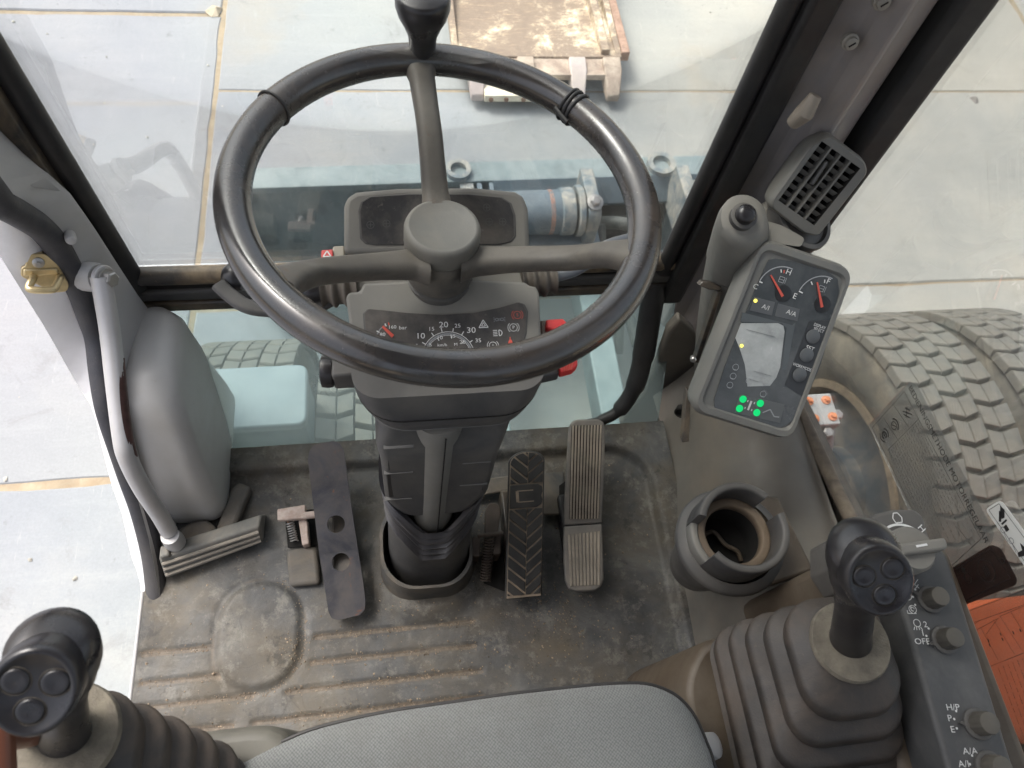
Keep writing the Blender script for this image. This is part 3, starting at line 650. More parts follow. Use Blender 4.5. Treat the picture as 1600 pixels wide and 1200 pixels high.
# right side window
WB = [V((.60, .66, .12)), Px(1250, 640, .60), Px(1290, 724, .60), Px(1330, 806, .60), V((.60, .12, .255)), V((.60, -.10, .30)), V((.60, -.7, .32))]
bm = NB(); prism(bm, WB + [V((.60, -.7, 1.5)), V((.60, .655, 1.5))], V((.005, 0, 0))); obj('side_window', bm, m_gri, cab, flat=True)
m_gsk = mat('tan_gasket', (.13, .105, .08), .75, var=.45, scale=40, dust=(.27, .22, .16), dust_amt=.6, dust_scale=20, bump=.8, bump_scale=200)
bm = NB(); tube(bm, smooth_path([p+V((-.004, 0, .002)) for p in WB], 6), .0100, 12); obj('side_window_gasket', bm, m_gsk, cab)
bm = NB(); prism(bm, [p+V((0, 0, -.014)) for p in WB] + [V((.60, -.7, -.14)), V((.60, .66, -.14))], V((.03, 0, 0))); obj('right_wall', bm, m_cons, cab)
# rear, roof, door frame (outside the picture, they shade the cab)
bm = NB(); bx(bm, -.47, .63, -1.05, -1.0, -.14, .75); obj('rear_wall', bm, m_cons, cab)
for x0, x1, y0, y1 in ((-.47, -.40, -1.04, -.96), (.56, .63, -1.04, -.96), (-.47, -.42, -.45, -.38)):
    bm = NB(); bx(bm, x0, x1, y0, y1, .751 if y0 < -.9 else -.14, 1.6); obj('rear_post', bm, m_post, cab, bevel=.008)
bm = NB()
for x0, x1, y0, y1 in ((-.47, .63, .36, .72), (-.47, .63, -1.05, -.55), (-.47, -.34, -.55, .36), (.50, .63, -.55, .36)): bx(bm, x0, x1, y0, y1, 1.601, 1.66)
obj('roof', bm, m_cons, cab)
bm = NB(); bx(bm, -.34, .50, -.55, .36, 1.63, 1.636); obj('roof_hatch', bm, m_cons, cab, flat=True)
# door opening at the left: jamb, rubber seal, inner trim
OE = [(0, 400), (25, 440), (47, 475), (75, 520), (120, 600), (145, 640), (157, 690), (175, 760), (191, 805), (205, 870), (218, 905), (223, 962)]
SL = [(0, 336), (25, 352), (62, 374), (82, 398), (107, 440), (128, 480), (146, 530), (150, 590), (172, 665), (190, 725), (208, 780), (224, 835), (233, 880), (240, 950)]
def resample(pts, n):
    L = [0]
    for a, b in zip(pts, pts[1:]): L.append(L[-1]+(b-a).length)
    out = []
    for k in range(n):
        s_ = L[-1]*k/(n-1); i = max(j for j in range(len(L)-1) if L[j] <= s_+1e-9) if s_ < L[-1] else len(L)-2
        t = (s_-L[i])/max(1e-9, L[i+1]-L[i]); out.append(pts[i].lerp(pts[i+1], min(1, t)))
    return out
up_ext = V((0, .02, .95))
e0 = resample([Px(*OE[0], -.452)+up_ext]+smooth_path([Px(*p, -.452) for p in OE], 5), 60)
e1 = resample([Px(*SL[0], -.408)+up_ext]+smooth_path([Px(*p, -.408) for p in SL], 5), 60)
bm = NB(); loft(bm, [[a, a.lerp(b, .5)+V((.004, -.004, .002)), b, b+V((-.006, .05, .0)), a+V((0, .05, 0))] for a, b in zip(e0, e1)]); obj('door_jamb', bm, m_body, cab, angle=50)
SM = [(0, 318), (30, 334), (64, 356), (84, 378), (103, 410), (122, 447), (140, 495), (152, 530), (158, 580), (168, 640), (187, 700), (202, 745), (221, 800), (238, 870), (246, 940)]
sp3 = [Px(*SM[0], -.398)+up_ext]+smooth_path([Px(*p, -.398) for p in SM], 6)
bm = NB(); tube(bm, sp3, .0150, 14); obj('door_seal', bm, m_seal, cab)
IN = [(0, 215), (30, 240), (65, 270), (110, 310), (150, 368), (190, 430), (222, 478), (247, 507)]
ST = [(0, 305), (37, 318), (67, 340), (100, 385), (117, 420), (137, 470), (152, 510), (160, 560)]
i0 = resample([Py(*IN[0], .602)+up_ext]+[Py(*p, .602) for p in IN], 40); s0 = resample([Px(*ST[0], -.390)+up_ext]+[Px(*p, -.390) for p in ST], 40)
bm = NB(); loft(bm, [[a, b, b+V((0, .02, 0)), a+V((0, .006, 0))] for a, b in zip(i0, s0)]); obj('post_inner_trim', bm, m_trim, cab, angle=50)
lo_a = [Px(*p, -.390) for p in ((158, 540), (166, 600), (180, 665), (197, 725), (214, 775), (232, 840), (243, 895), (250, 940))]
lo_b = [V((-.37, .60, .30)), V((-.37, .57, .25)), V((-.37, .54, .18)), V((-.37, .52, .10)), V((-.37, .50, .04)), V((-.37, .44, .0)), V((-.375, .38, -.003)), V((-.38, .30, -.003))]
bm = NB(); loft(bm, [[a, b, b+V((0, .015, -.004)), a+V((0, .015, -.004))] for a, b in zip(resample(lo_a, 24), resample(lo_b, 24))]); obj('lower_inner_trim', bm, m_trim, cab, angle=50)
for px, py, r in ((110, 371, .0062),):
    p = Py(px, py, .575); T = fz(p, (.5, -1, .5)); bm = NB(); lathe(bm, [(r, -.01), (r, .006), (r*.8, .010), (r*.3, .011)], T, 16); obj('trim_screw', bm, m_trim, cab)
p = Py(134, 410, .586); bm = NB(); lathe(bm, [(.006, -.01), (.006, .0025)], fz(p, (.4, -1, .3)), 14); obj('screw_hole', bm, m_gap, cab)
# moulded grey cover in the left front corner
bm = NB(); rings = []
for z, x0, x1, y0, y1, r in ((-.002, -.385, -.300, .374, .60, .025), (.012, -.39, -.297, .368, .60, .026), (.05, -.396, -.298, .372, .60, .026), (.09, -.396, -.302, .386, .60, .026), (.13, -.394, -.306, .404, .60, .026), (.165, -.392, -.308, .424, .605, .026),
                             (.20, -.388, -.310, .444, .605, .026), (.23, -.385, -.314, .462, .61, .026), (.243, -.382, -.318, .478, .61, .03), (.250, -.377, -.327, .492, .61, .024), (.253, -.368, -.336, .505, .60, .015)):
    rings.append([V(((x0+x1)/2+a, (y0+y1)/2+b, z)) for a, b in rrect(x1-x0, y1-y0, min(r, (x1-x0)*.49), 8)])
loft(bm, rings); corner = obj('corner_cover', bm, m_cover, cab, angle=60)

# right front lower corner trim
bm = NB(); prism(bm, [Py(*p, .555) for p in ((1062, 500), (1044, 520), (1028, 565), (1008, 615), (968, 664), (992, 690), (1040, 740), (1100, 760), (1120, 600), (1085, 520))], V((0, .02, 0))); obj('lower_corner_trim', bm, m_cons, cab, bevel=.006, seg=3)

# gold door striker on the jamb
pS = Px(70, 430, -.425)+V((.006, -.016, .004)); nS = V((.35, -.85, .40)).normalized()
def PS(px, py, off=0.0): return Ppl(px, py, pS+nS*off, nS)
stk = thing('door_striker', 'zinc gold door striker plate with a bent loop on the left door jamb', 'door latch', pS)
bm = NB(); prism(bm, round_poly([PS(*p, .004) for p in ((40, 398), (70, 396), (90, 412), (108, 446), (105, 456), (84, 458), (32, 432), (33, 419), (40, 416))], .004), -nS*.012); obj('plate', bm, m_gold, stk, bevel=.001)
bm = NB(); prism(bm, [PS(*p, .006) for p in ((36, 421), (90, 419), (93, 430), (36, 433))], -nS*.004); obj('ridge', bm, m_gold, stk, bevel=.002)
bm = NB(); tube(bm, smooth_path([PS(53, 432, .0), PS(51, 437, .015), PS(45, 449, .024), PS(52, 453, .028), PS(80, 453, .028), PS(86, 449, .024), PS(93, 436, .012), PS(94, 431, 0)], 5), .0042, 12); obj('loop', bm, m_gold, stk)
bm = NB(); lathe(bm, [(.0062, 0), (.0062, .0015), (.0055, .002)], fz(PS(60, 410, .004), nS), 20); lathe(bm, [(.0025, .0042), (.0025, .005)], fz(PS(60, 410, .004), nS), 6); obj('screw', bm, m_metal, stk)

# grab rail
rail = thing('grab_rail', 'worn silver tubular grab rail bolted beside the door opening', 'grab rail', Px(270, 840, -.365))
rp = smooth_path([Px(*p, -.362) for p in ((157, 432), (164, 470), (172, 520), (181, 600), (191, 680), (199, 715), (222, 762), (248, 802), (264, 830))], 6)
bm = NB(); tube(bm, rp, .0118, 20); obj('tube', bm, m_rail, rail)
# rust patch where the paint is rubbed through, on the inward side of the tube
pp = smooth_path([Px(*p, -.362) for p in ((178, 560), (181, 600), (191, 680), (199, 715))], 6); bm = NB(); rings = []
n = len(pp)
for i, q in enumerate(pp):
    t = (pp[min(i+1, n-1)]-pp[max(0, i-1)]).normalized(); sd = (CAM-q).cross(t).normalized()*-1; u = t.cross(sd)
    if sd.x < 0: sd = -sd
    if u.dot(CAM-q) < 0: u = -u
    wd = .25+.55*math.sin(math.pi*min(1, max(.04, i/(n-1)))) if i < n-1 else .2
    rings.append([q+(sd*math.cos(a)+u*math.sin(a))*.0121 for a in [(-.3+(.4+1.6*wd)*k/5) for k in range(6)]])
loft(bm, rings, False, False, closed=False); obj('rust_patch', bm, m_railw, rail, recalc=False)
p = Px(154, 434, -.368); bm = NB(); lathe(bm, [(.019, -.03), (.018, -.004), (.016, 0)], fz(p, (.9, -.35, .25)), 20); obj('boss', bm, m_trim, rail)
bm = NB(); lathe(bm, [(.0165, -.002), (.0165, .004)], fz(p+V((.006, -.003, .002)), (.9, -.35, .25)), 20); obj('flattened_end', bm, m_rail, rail, bevel=.001)
bm = NB(); T = fz(p+V((.010, -.004, .003)), (.9, -.35, .25)); lathe(bm, [(.0125, 0), (.0125, .003)], T, 18); lathe(bm, [(.0095, .003), (.0095, .011), (.0075, .0125)], T, 6); obj('hex_bolt', bm, m_metal, rail, angle=30)
q = Px(264, 830, -.362); bm = NB(); lathe(bm, [(.014, 0), (.015, .012), (.013, .03)], fz(q+V((.002, -.010, -.03)), (0, .1, 1)), 16); obj('foot_boss', bm, m_trim, rail)

# ------------------------------------------------------------------ rubber floor mat as a real height field
G1, G2, G3, G4 = .1815, .1455, .1085, .0730
gro = []
for yy, xr in ((G1, .079), (G2, .077), (G3, .083), (G4, .083)): gro.append((yy, -.165 if yy > .15 else (-.172 if yy > .12 else (-.205 if yy > .1 else -.25)), xr))
for yy, xr in ((.182, -.31), (.140, -.292), (.108, -.245), (.073, -.27)): gro.append((yy, -.408, xr))
def sdf_rr(x, y, cx_, cy_, w, h, r):
    qx, qy = abs(x-cx_)-w/2+r, abs(y-cy_)-h/2+r
    return math.hypot(max(qx, 0), max(qy, 0))+min(max(qx, qy), 0)-r
def sst(a, b, t): t = min(1, max(0, (t-a)/(b-a))); return t*t*(3-2*t)
def mat_h(x, y):
    h = .0
    d = sdf_rr(x, y, -.10, -.05, .985, .985, .07)   # inner field of the tray
    h += .017*sst(-.006, .008, d)
    if y < .0: pass
    d2 = sdf_rr(x, y, -.243, .192, .118, .150, .055)
    h += .0065*(1-sst(-.008, .003, d2)) - .0018*math.exp(-((d2-.006)/.004)**2)
    for gy, xa, xb in gro:
        if abs(y-gy) < .014:
            e = sst(xa-.004, xa+.006, x)*(1-sst(xb-.006, xb+.004, x)); h -= .0034*e*(1-sst(.0025, .0058, abs(y-gy-.0015*noise.noise((x*20, gy*9, 0)))))
    dc = math.hypot((x-.008)/1.05, (y-.282)); h += .012*(1-sst(.075, .105, dc))
    h += .0011*noise.noise((x*14, y*14, 3)) + .0006*noise.noise((x*45, y*45, 7))
    return h
bm = NB(); nx, ny = 206, 212; X0, X1, Y0, Y1 = -.412, .436, -.36, .486; grid = []
for j in range(ny+1):
    row = []
    for i in range(nx+1):
        x, y = X0+(X1-X0)*i/nx, Y0+(Y1-Y0)*j/ny
        row.append(bm.verts.new((x, y, mat_h(x, y))))
    grid.append(row)
for j in range(ny):
    for i in range(nx): bm.faces.new((grid[j][i], grid[j][i+1], grid[j+1][i+1], grid[j+1][i]))
def floor_mat_material():
    m, t, out = nodes('mat_rubber'); b = N(t, 'ShaderNodeBsdfPrincipled'); t.links.new(b.outputs[0], out.inputs[0])
    tc = N(t, 'ShaderNodeTexCoord'); vec = tc.outputs['Object']; sx = N(t, 'ShaderNodeSeparateXYZ'); t.links.new(vec, sx.inputs[0])
    c = ramp(t, noise_(t, vec, 9, 8, .68, .5), [(.30, (.030, .030, .031)), (.5, (.068, .068, .067)), (.68, (.130, .128, .121))])
    c = mixc(t, math_(t, 'MULTIPLY', ramp(t, noise_(t, vec, 5.5, 7, .68, .3), [(.43, 0.0), (.64, 1.0)]), .72), c, (.115, .092, .060))
    c = mixc(t, math_(t, 'MULTIPLY', ramp(t, noise_(t, vec, 30, 9, .8, .15), [(.52, 0.0), (.62, 1.0)]), .55), c, (.19, .178, .152))
    c = mixc(t, math_(t, 'MULTIPLY', ramp(t, noise_(t, vec, 21, 9, .8, .15), [(.56, 0.0), (.63, 1.0)]), .6), c, (.022, .021, .021))
    vo = N(t, 'ShaderNodeTexVoronoi'); vo.feature = 'DISTANCE_TO_EDGE'; vo.inputs['Scale'].default_value = 26
    wv = N(t, 'ShaderNodeVectorMath'); wv.operation = 'ADD'; t.links.new(vec, wv.inputs[0])
    nz = N(t, 'ShaderNodeTexNoise'); nz.inputs['Scale'].default_value = 12; t.links.new(vec, nz.inputs['Vector']); sc = N(t, 'ShaderNodeVectorMath'); sc.operation = 'SCALE'; sc.inputs['Scale'].default_value = .06
    t.links.new(nz.outputs['Color'], sc.inputs[0]); t.links.new(sc.outputs[0], wv.inputs[1]); t.links.new(wv.outputs[0], vo.inputs['Vector'])
    crk = math_(t, 'MULTIPLY', ramp(t, vo.outputs['Distance'], [(.0, 1.0), (.035, 0.0)]), ramp(t, noise_(t, vec, 4, 3, .6), [(.56, 0.0), (.66, .28)]))
    c = mixc(t, crk, c, (.03, .026, .022))
    # dried mud packed in the grooves (z below the field of the mat)
    f = ramp(t, math_(t, 'MULTIPLY', sx.outputs[2], -300.0), [(.36, 0.0), (.75, 1.0)])
    f = math_(t, 'MULTIPLY', f, ramp(t, noise_(t, vec, 30, 6, .7), [(.25, .5), (.6, 1.0)]))
    d = ramp(t, noise_(t, vec, 160, 4, .7), [(.3, (.065, .050, .037)), (.7, (.17, .135, .098))])
    c = mixc(t, f, c, d)
    t.links.new(c, b.inputs['Base Color'])
    rr = ramp(t, noise_(t, vec, 11, 5, .6), [(.3, .46), (.7, .78)]); t.links.new(rr, b.inputs['Roughness']); b.inputs['Specular IOR Level'].default_value = .45
    bp = N(t, 'ShaderNodeBump'); bp.inputs['Strength'].default_value = .5; bp.inputs['Distance'].default_value = .0015
    hh = math_(t, 'ADD', noise_(t, vec, 230, 6, .7), noise_(t, vec, 40, 6, .7)); t.links.new(hh, bp.inputs['Height']); t.links.new(bp.outputs[0], b.inputs['Normal']); return m
m_mat = floor_mat_material()
fmat = obj('floor_mat', bm, m_mat, loc=(0, 0, 0), angle=60, label='dirty dark grey rubber floor mat with grooves and a raised heel pad', cat='floor mat')
m_matr = mat('mat_rubber_plain', (.07, .069, .066), .65, var=.3, scale=16, dust=(.19, .155, .115), dust_amt=.75, dust_scale=9, bump=.5, bump_scale=200)
def mat_part(name, bm, mm=None, bevel=.004): return obj(name, bm, mm or m_matr, fmat, bevel=bevel, seg=3)
# collar round the steering column foot
bm = NB(); rings = []
for z, w, d, th in ((.0, .150, .150, 0), (.02, .142, .138, 0), (.06, .139, .132, 0), (.066, .137, .13, 0), (.066, .129, .122, 0), (.0, .126, .12, 0)):
    rings.append([V((.009+a, .290+b, z*(1.0+.16*math.cos(math.atan2(b, a)*1-2.2)) if z > .03 else z)) for a, b in rrect(w, d, .05, 8)])
loft(bm, rings, False, False); mat_part('column_collar', bm, m_matr, 0)
bm = NB(); prism(bm, [Pz(*p, .016) for p in ((735, 752), (790, 745), (880, 738), (884, 800), (872, 806), (845, 806), (840, 760), (740, 778))], V((0, 0, .006))); mat_part('mat_flap', bm)
for pts in (((336, 828), (350, 790), (362, 762), (372, 752), (392, 760), (380, 790), (368, 820), (356, 836)), ((276, 828), (300, 814), (322, 810), (340, 826), (322, 838), (292, 856))):
    bm = NB(); prism(bm, [Pz(*p, .022) for p in pts], V((0, 0, -.02))); mat_part('mat_flap', bm, None, .006)
bm = NB(); prism(bm, [Pz(*p, .014) for p in ((446, 858), (494, 853), (498, 884), (500, 912), (452, 916))], V((0, 0, -.014))); mat_part('bracket_hump', bm, None, .006)
bm = NB(); prism(bm, [Pz(*p, .003) for p in ((445, 800), (492, 796), (496, 852), (450, 856))], V((0, 0, .002))); mat_part('hole_shade', bm, m_gap, 0)  # black plate laid on the mat, hole shade painted in
bm = NB(); prism(bm, [Pz(*p, .0195) for p in ((884, 752), (888, 748), (884, 806), (874, 808), (873, 760))], V((0, 0, .0035))); mat_part('hole_shade', bm, m_gap, 0)
# loose grit and crumbs of dried mud
bm = NB(); rnd = random.Random(5)
def grit(x, y, r): pebble(bm, (x, y, mat_h(x, y)), r, rnd, .8)
for gy, xa, xb in gro:
    for k in range(int((xb-xa)*640)): grit(rnd.uniform(xa, xb), gy+rnd.gauss(0, .004), rnd.choice((.0006, .0009, .0012, .0016)))
for cx_, cy_, s_, n in ((.19, .19, .03, 160), (-.19, .17, .012, 80), (.10, .36, .02, 120), (-.03, .245, .03, 60), (.22, .16, .04, 80), (.11, .29, .02, 60), (.02, .2, .08, 70), (.25, .1, .06, 60)):
    for k in range(n): grit(cx_+rnd.gauss(0, s_), cy_+rnd.gauss(0, s_), rnd.choice((.0005, .0008, .001, .0014, .0018)))
for k in range(380): grit(rnd.uniform(-.4, .38), rnd.uniform(.02, .42), rnd.choice((.0005, .0008, .0011, .0015, .0021)))
for a in range(170):
    t = rnd.uniform(-1.2, 1.9); grit(-.243+(.066)*math.cos(t)+rnd.gauss(0, .003), .192+(.083)*math.sin(t)*-1+rnd.gauss(0, .003), rnd.choice((.0007, .001, .0014)))
m_grit = mat('grit', (.20, .155, .11), .95, var=.7, scale=140)
obj('grit', bm, m_grit, loc=(0, 0, 0), kind='stuff', flat=True, label='loose grit and crumbs of dried mud on the floor mat')
# ------------------------------------------------------------------ steering wheel
WC = V((.043, .467, .630)); WR = .190; WN = V((.0664, .0356, .997)).normalized()
wheel = thing('steering_wheel', 'glossy black three spoke steering wheel with a grey centre cap and a spinner knob', 'steering wheel', WC)
TWh = fz(WC, WN)
bm = NB(); path = [TWh @ V((WR*math.cos(2*math.pi*k/120), WR*math.sin(2*math.pi*k/120), 0)) for k in range(120)]
tube(bm, path, .0162, 28, closed=True, up=WN); obj('rim', bm, m_rim, wheel)
def PW(px, py, off=0.0): return Ppl(px, py, WC+WN*off, WN)
HUBZ = .572
hub = Pz(692, 352, HUBZ)                   # centre of the cap
hn = (V((.043, .467, .0))-V((.008, .285, -.6))).normalized(); hn = V((.04, .06, 1)).normalized()
TH = fz(hub, hn)
bm = NB(); lathe(bm, [(.0370, -.028), (.0392, -.022), (.0392, -.006), (.0378, -.0025), (.0352, -.0003), (.0335, 0), (.0325, -.0008), (.0, -.0003)], TH, 48, True, False); obj('centre_cap', bm, mat('cap_plastic', (.115, .118, .112), .5, var=.08, dust=DUST, dust_amt=.35, updust=.22, bump=.3, bump_scale=900), wheel, angle=50)
bm = NB(); lathe(bm, [(.0360, -.074), (.0375, -.060), (.0385, -.045), (.0388, -.029), (.036, -.027)], TH, 40); obj('hub', bm, m_spoke, wheel, angle=60)
bm = NB(); lathe(bm, [(.031, -.094), (.0365, -.086), (.0365, -.079), (.030, -.075)], TH, 36); obj('hub_collar', bm, m_plasd, wheel)
def spoke(pts, ws, hs, upv=(0, 0, 1)):
    bm = NB(); p = smooth_path(pts, 10); m = len(p); rings = []
    for i, q in enumerate(p):
        t = (p[min(i+1, m-1)]-p[max(0, i-1)]).normalized(); u = (WN-t*WN.dot(t)).normalized(); w = t.cross(u); f = i/(m-1)
        k = f*(len(ws)-1); a = min(int(k), len(ws)-2); g = k-a; W = ws[a]*(1-g)+ws[a+1]*g; H = hs[a]*(1-g)+hs[a+1]*g
        rings.append([q+w*x+u*y for x, y in rrect(W, H, min(W, H)*.38, 4)])
    loft(bm, rings); return obj('spoke', bm, m_spoke, wheel, angle=60)
a_top = PW(656, 98); a_l = PW(424, 452); a_r = PW(990, 398)
def on_rim(p): d = p-WC; return WC+d.normalized()*WR*.985
a_top, a_l, a_r = on_rim(a_top), on_rim(a_l), on_rim(a_r)
hb = TH @ V((0, 0, -.030))
def toward(p, r, z): d = (p-hub); d.z = 0; d.normalize(); return TH @ V((0, 0, z)) + d*r
spoke([toward(a_top, .028, -.02), toward(a_top, .055, -.016)+V((0, 0, .012)), hub.lerp(a_top, .55)+V((0, 0, .0)), hub.lerp(a_top, .85), a_top+V((0, 0, -.002))], [.036, .028, .0255, .025, .027, .042], [.03, .024, .022, .022, .022, .024])
el = Ppl(505, 424, WC+WN*-.052, WN); er = Ppl(895, 403, WC+WN*-.052, WN)
spoke([Ppl(668, 414, WC+WN*-.088, WN), Ppl(636, 414, WC+WN*-.086, WN), Ppl(570, 418, WC+WN*-.074, WN), el, el.lerp(a_l, .55)+V((0, 0, .004)), a_l], [.044, .031, .026, .025, .025, .027, .042], [.030, .026, .023, .021, .021, .022, .024])
spoke([Ppl(718, 409, WC+WN*-.088, WN), Ppl(750, 408, WC+WN*-.086, WN), Ppl(820, 405, WC+WN*-.074, WN), er, er.lerp(a_r, .55)+V((0, 0, .004)), a_r], [.044, .031, .026, .025, .025, .027, .042], [.030, .026, .023, .021, .021, .022, .024])
# spinner knob standing on the rim at the top spoke
kb = PW(660, 78, .012); bm = NB(); T = fz(kb, (0.02, .0, 1))
lathe(bm, [(.0115, -.004), (.0135, .002), (.0140, .010), (.0150, .018), (.0195, .030), (.0245, .040), (.0272, .050), (.0272, .058), (.0258, .062), (.0235, .0635), (.0, .0640)], T, 36, True, False); obj('spinner_knob', bm, m_grip, wheel, angle=60)
bm = NB(); lathe(bm, [(.0092, -.010), (.0105, -.004), (.0085, .001)], T, 20); obj('knob_stem', bm, m_metal, wheel)
# ties wrapped round the rim
def wrap(px, py, rr, wd, turns=1, tail=None):
    p = PW(px, py); d = TWh.inverted() @ p; a = math.atan2(d.y, d.x); bm = NB()
    for k in range(turns):
        b = a+(k-(turns-1)/2)*.030; c = TWh @ V((WR*math.cos(b), WR*math.sin(b), 0)); rad = (TWh.to_3x3() @ V((math.cos(b), math.sin(b), 0))); tn = TWh.to_3x3() @ V((-math.sin(b), math.cos(b), 0))
        sk = .05*(1 if k % 2 else -1)
        tube(bm, [c+rad*math.cos(t)*rr+WN*math.sin(t)*rr+tn*(math.sin(t+.5)*rr*sk) for t in [2*math.pi*j/28 for j in range(28)]], wd, 8, closed=True)
    if tail:
        c = TWh @ V((WR*math.cos(a), WR*math.sin(a), 0)); rad = (TWh.to_3x3() @ V((math.cos(a), math.sin(a), 0))); tn = TWh.to_3x3() @ V((-math.sin(a), math.cos(a), 0))
        q = c-rad*.0175; tube(bm, [q+tn*.010+WN*.002, q-rad*.002, q-rad*.003-tn*.010-WN*.002], .0028, 8)
    obj('cable_tie', bm, m_blk, wheel)
wrap(429, 170, .0172, .0013, 1); wrap(898, 165, .0170, .0019, 3, True)

# ------------------------------------------------------------------ steering column with its dashboard
colm = thing('steering_column', 'grey plastic steering column with an instrument panel rising from the cab floor', 'steering column', (.009, .288, 0))
def ring(z, cx_, cy_, w, d, r, n=7): return [V((cx_+a, cy_+b, z)) for a, b in rrect(w, d, min(r, min(w, d)*.49), n)]
def ax_(z): return .010+.055*z, .290+.235*z
bm = NB(); loft(bm, [ring(z, ax_(z)[0], ax_(z)[1], .122, .112, .045) for z in (.004, .03, .13, .17)]); obj('lower_tube', bm, m_plasd, colm, angle=60)
# black rubber bellows that dips at the front
bm = NB(); rings = []
for k in range(25):
    f = k/24; w = .004*math.cos(f*5*2*math.pi)
    rr = []
    for a, b in rrect(.124+2*w, .114+2*w, .05, 9):
        fr = math.exp(-((a)/.034)**2) if b < 0 else 0
        z = .165+.075*f - .052*fr*(1-.15*f); c = ax_(z); rr.append(V((c[0]+a*(1+.10*f), c[1]+b*(1+.05*f)-.010*fr, z)))
    rings.append(rr)
loft(bm, rings, False, False); obj('bellows', bm, mat('bellows_rubber', (.042, .042, .05), .42, var=.2, dust=DUST, dust_amt=.2), colm, angle=60)
bm = NB(); loft(bm, [ring(.225, *ax_(.225), .128, .116, .04), ring(.26, *ax_(.26), .132, .116, .014), ring(.30, *ax_(.30), .136, .116, .012), ring(.34, *ax_(.34), .140, .116, .012), ring(.372, *ax_(.372), .150, .116, .013), ring(.40, .041, .402, .164, .118, .03), ring(.42, .041, .41, .18, .125, .03)]); neck = obj('neck', bm, m_plasd, colm, angle=60)
# half round cover running down the front of the neck
def front(z): c = ax_(z); return V((c[0]-.003, c[1]-.060, z))
bm = NB(); rings = []
for z, r in ((.168, .002), (.170, .017), (.176, .024), (.19, .027), (.26, .027), (.33, .0275), (.40, .028)):
    c = front(z); rings.append([V((c.x+r*1.05*math.cos(a), c.y+.024-r*.95*math.sin(a), z)) for a in [math.pi*k/16 for k in range(17)]]+[V((c.x-r, c.y+.04, z)), V((c.x+r, c.y+.04, z))])
loft(bm, rings); obj('front_cover', bm, m_plas, colm, angle=60)
bm = NB(); p0, p1 = front(.18), front(.395); tube(bm, [p0+V((.006, -.0028, 0)), p1+V((.006, -.0044, 0))], .0009, 6); obj('cover_seam', bm, m_gap, colm)
bm = NB(); p0, p1 = V((.028, .2385, .01)), V((.033, .2685, .135)); tube(bm, [p0, p1], .0009, 6); obj('tube_seam', bm, m_gap, colm)
m_edge = mat('pale_edge', (.13, .128, .122), .5, var=.1)  # paler grey for panel edges and one seam
for sx_, zs in ((-1, (.268, .325, .375)), (1, (.268+.02, .335))):
    for z in zs:
        c = front(z); xo = c.x+sx_*.0465; bm = NB(); bx(bm, xo-.017, xo+.017, c.y+.001, c.y+.006, z-.0005, z+.0005); obj('panel_edge', bm, m_edge, colm)
    for z0, z1 in ((.272, .322), (.33, .372)):
        c = front((z0+z1)/2); xo = c.x+sx_*.0465
        bm = NB(); prism(bm, [V((xo-.013, front(z0).y+.0022, z0)), V((xo+.013, front(z0).y+.0022, z0)), V((xo+.013, front(z1).y+.0022, z1)), V((xo-.013, front(z1).y+.0022, z1))], V((0, .004, 0))); obj('recess_panel', bm, m_blk, colm, bevel=.001)
# dashboard housing below the wheel
bm = NB(); loft(bm, [ring(.392, .041, .405, .150, .12, .03), ring(.400, .041, .402, .170, .145, .04), ring(.412, .041, .403, .188, .158, .05), ring(.430, .041, .408, .200, .170, .05), ring(.452, .041, .415, .205, .172, .04), ring(.470, .041, .422, .206, .170, .03)])
obj('lower_housing', bm, m_plasd, colm, angle=60)
bm = NB(); rings = []
for z, r in ((.375, .03), (.379, .045), (.388, .056), (.400, .064), (.4125, .068)):
    rings.append([V((.036+r*1.0*math.cos(a), .355-r*.42*math.sin(a)+.02, z)) for a in [math.pi*k/18 for k in range(19)]]+[V((.036-r, .40, z)), V((.036+r, .40, z))])
loft(bm, rings); obj('chin', bm, m_plas, colm, angle=60)
for z, k in ((.4125, 1.004), (.436, 1.004)):
    pts = [p for p in ring(z, .041, .4035 if z < .42 else .4095, .188*k if z < .42 else .2015*k, .158*k if z < .42 else .1705*k, .05, 10)]
    bm = NB(); tube(bm, pts, .0008, 6, closed=True); obj('housing_seam', bm, m_edge if z < .42 else m_gap, colm)
# instrument panel
PB, PN = V((.04, .45, .492)), V((0, -.28, .96)).normalized()
def PP(px, py, off=0.0): return Ppl(px, py, PB+PN*off, PN)
TP = fz(PB, PN)
def uvP(px, py): q = TP.inverted() @ PP(px, py); return q.x, q.y
o1 = [(540, 464), (545, 456), (562, 455), (568, 442), (690, 436), (820, 440), (828, 446), (838, 447), (843, 458), (846, 530), (842, 565), (815, 588), (760, 599), (695, 603), (625, 600), (588, 590), (560, 562), (548, 520)]
bm = NB(); prism(bm, [PP(*p) for p in o1], -PN*.055); obj('panel_housing', bm, m_plas, colm, bevel=.005, seg=3)
o2 = [(570, 490), (577, 483), (600, 485), (636, 489), (690, 492), (740, 489), (780, 481), (808, 473), (817, 476), (822, 487), (820, 520), (812, 545), (780, 560), (690, 572), (610, 563), (582, 545), (572, 515)]
def wider(pts, k): cx_ = sum(p[0] for p in pts)/len(pts); cy_ = sum(p[1] for p in pts)/len(pts); return [(cx_+(p[0]-cx_)*k, cy_+(p[1]-cy_)*k) for p in pts]
bm = NB(); prism(bm, [PP(*p, .0012) for p in wider(o2, 1.025)], -PN*.004); obj('window_bezel', bm, m_plasd, colm, bevel=.001)
bm = NB(); prism(bm, [PP(*p, .0018) for p in o2], -PN*.004); pw = obj('instrument_window', bm, m_dash, colm)
E_ = .0022
def TPat(px, py, rot=0.0): x, y = uvP(px, py); return TP @ M.Translation(V((x, y, E_))) @ M.Rotation(rot, 4, 'Z')
bmW, bmR, bmG = NB(), NB(), NB()
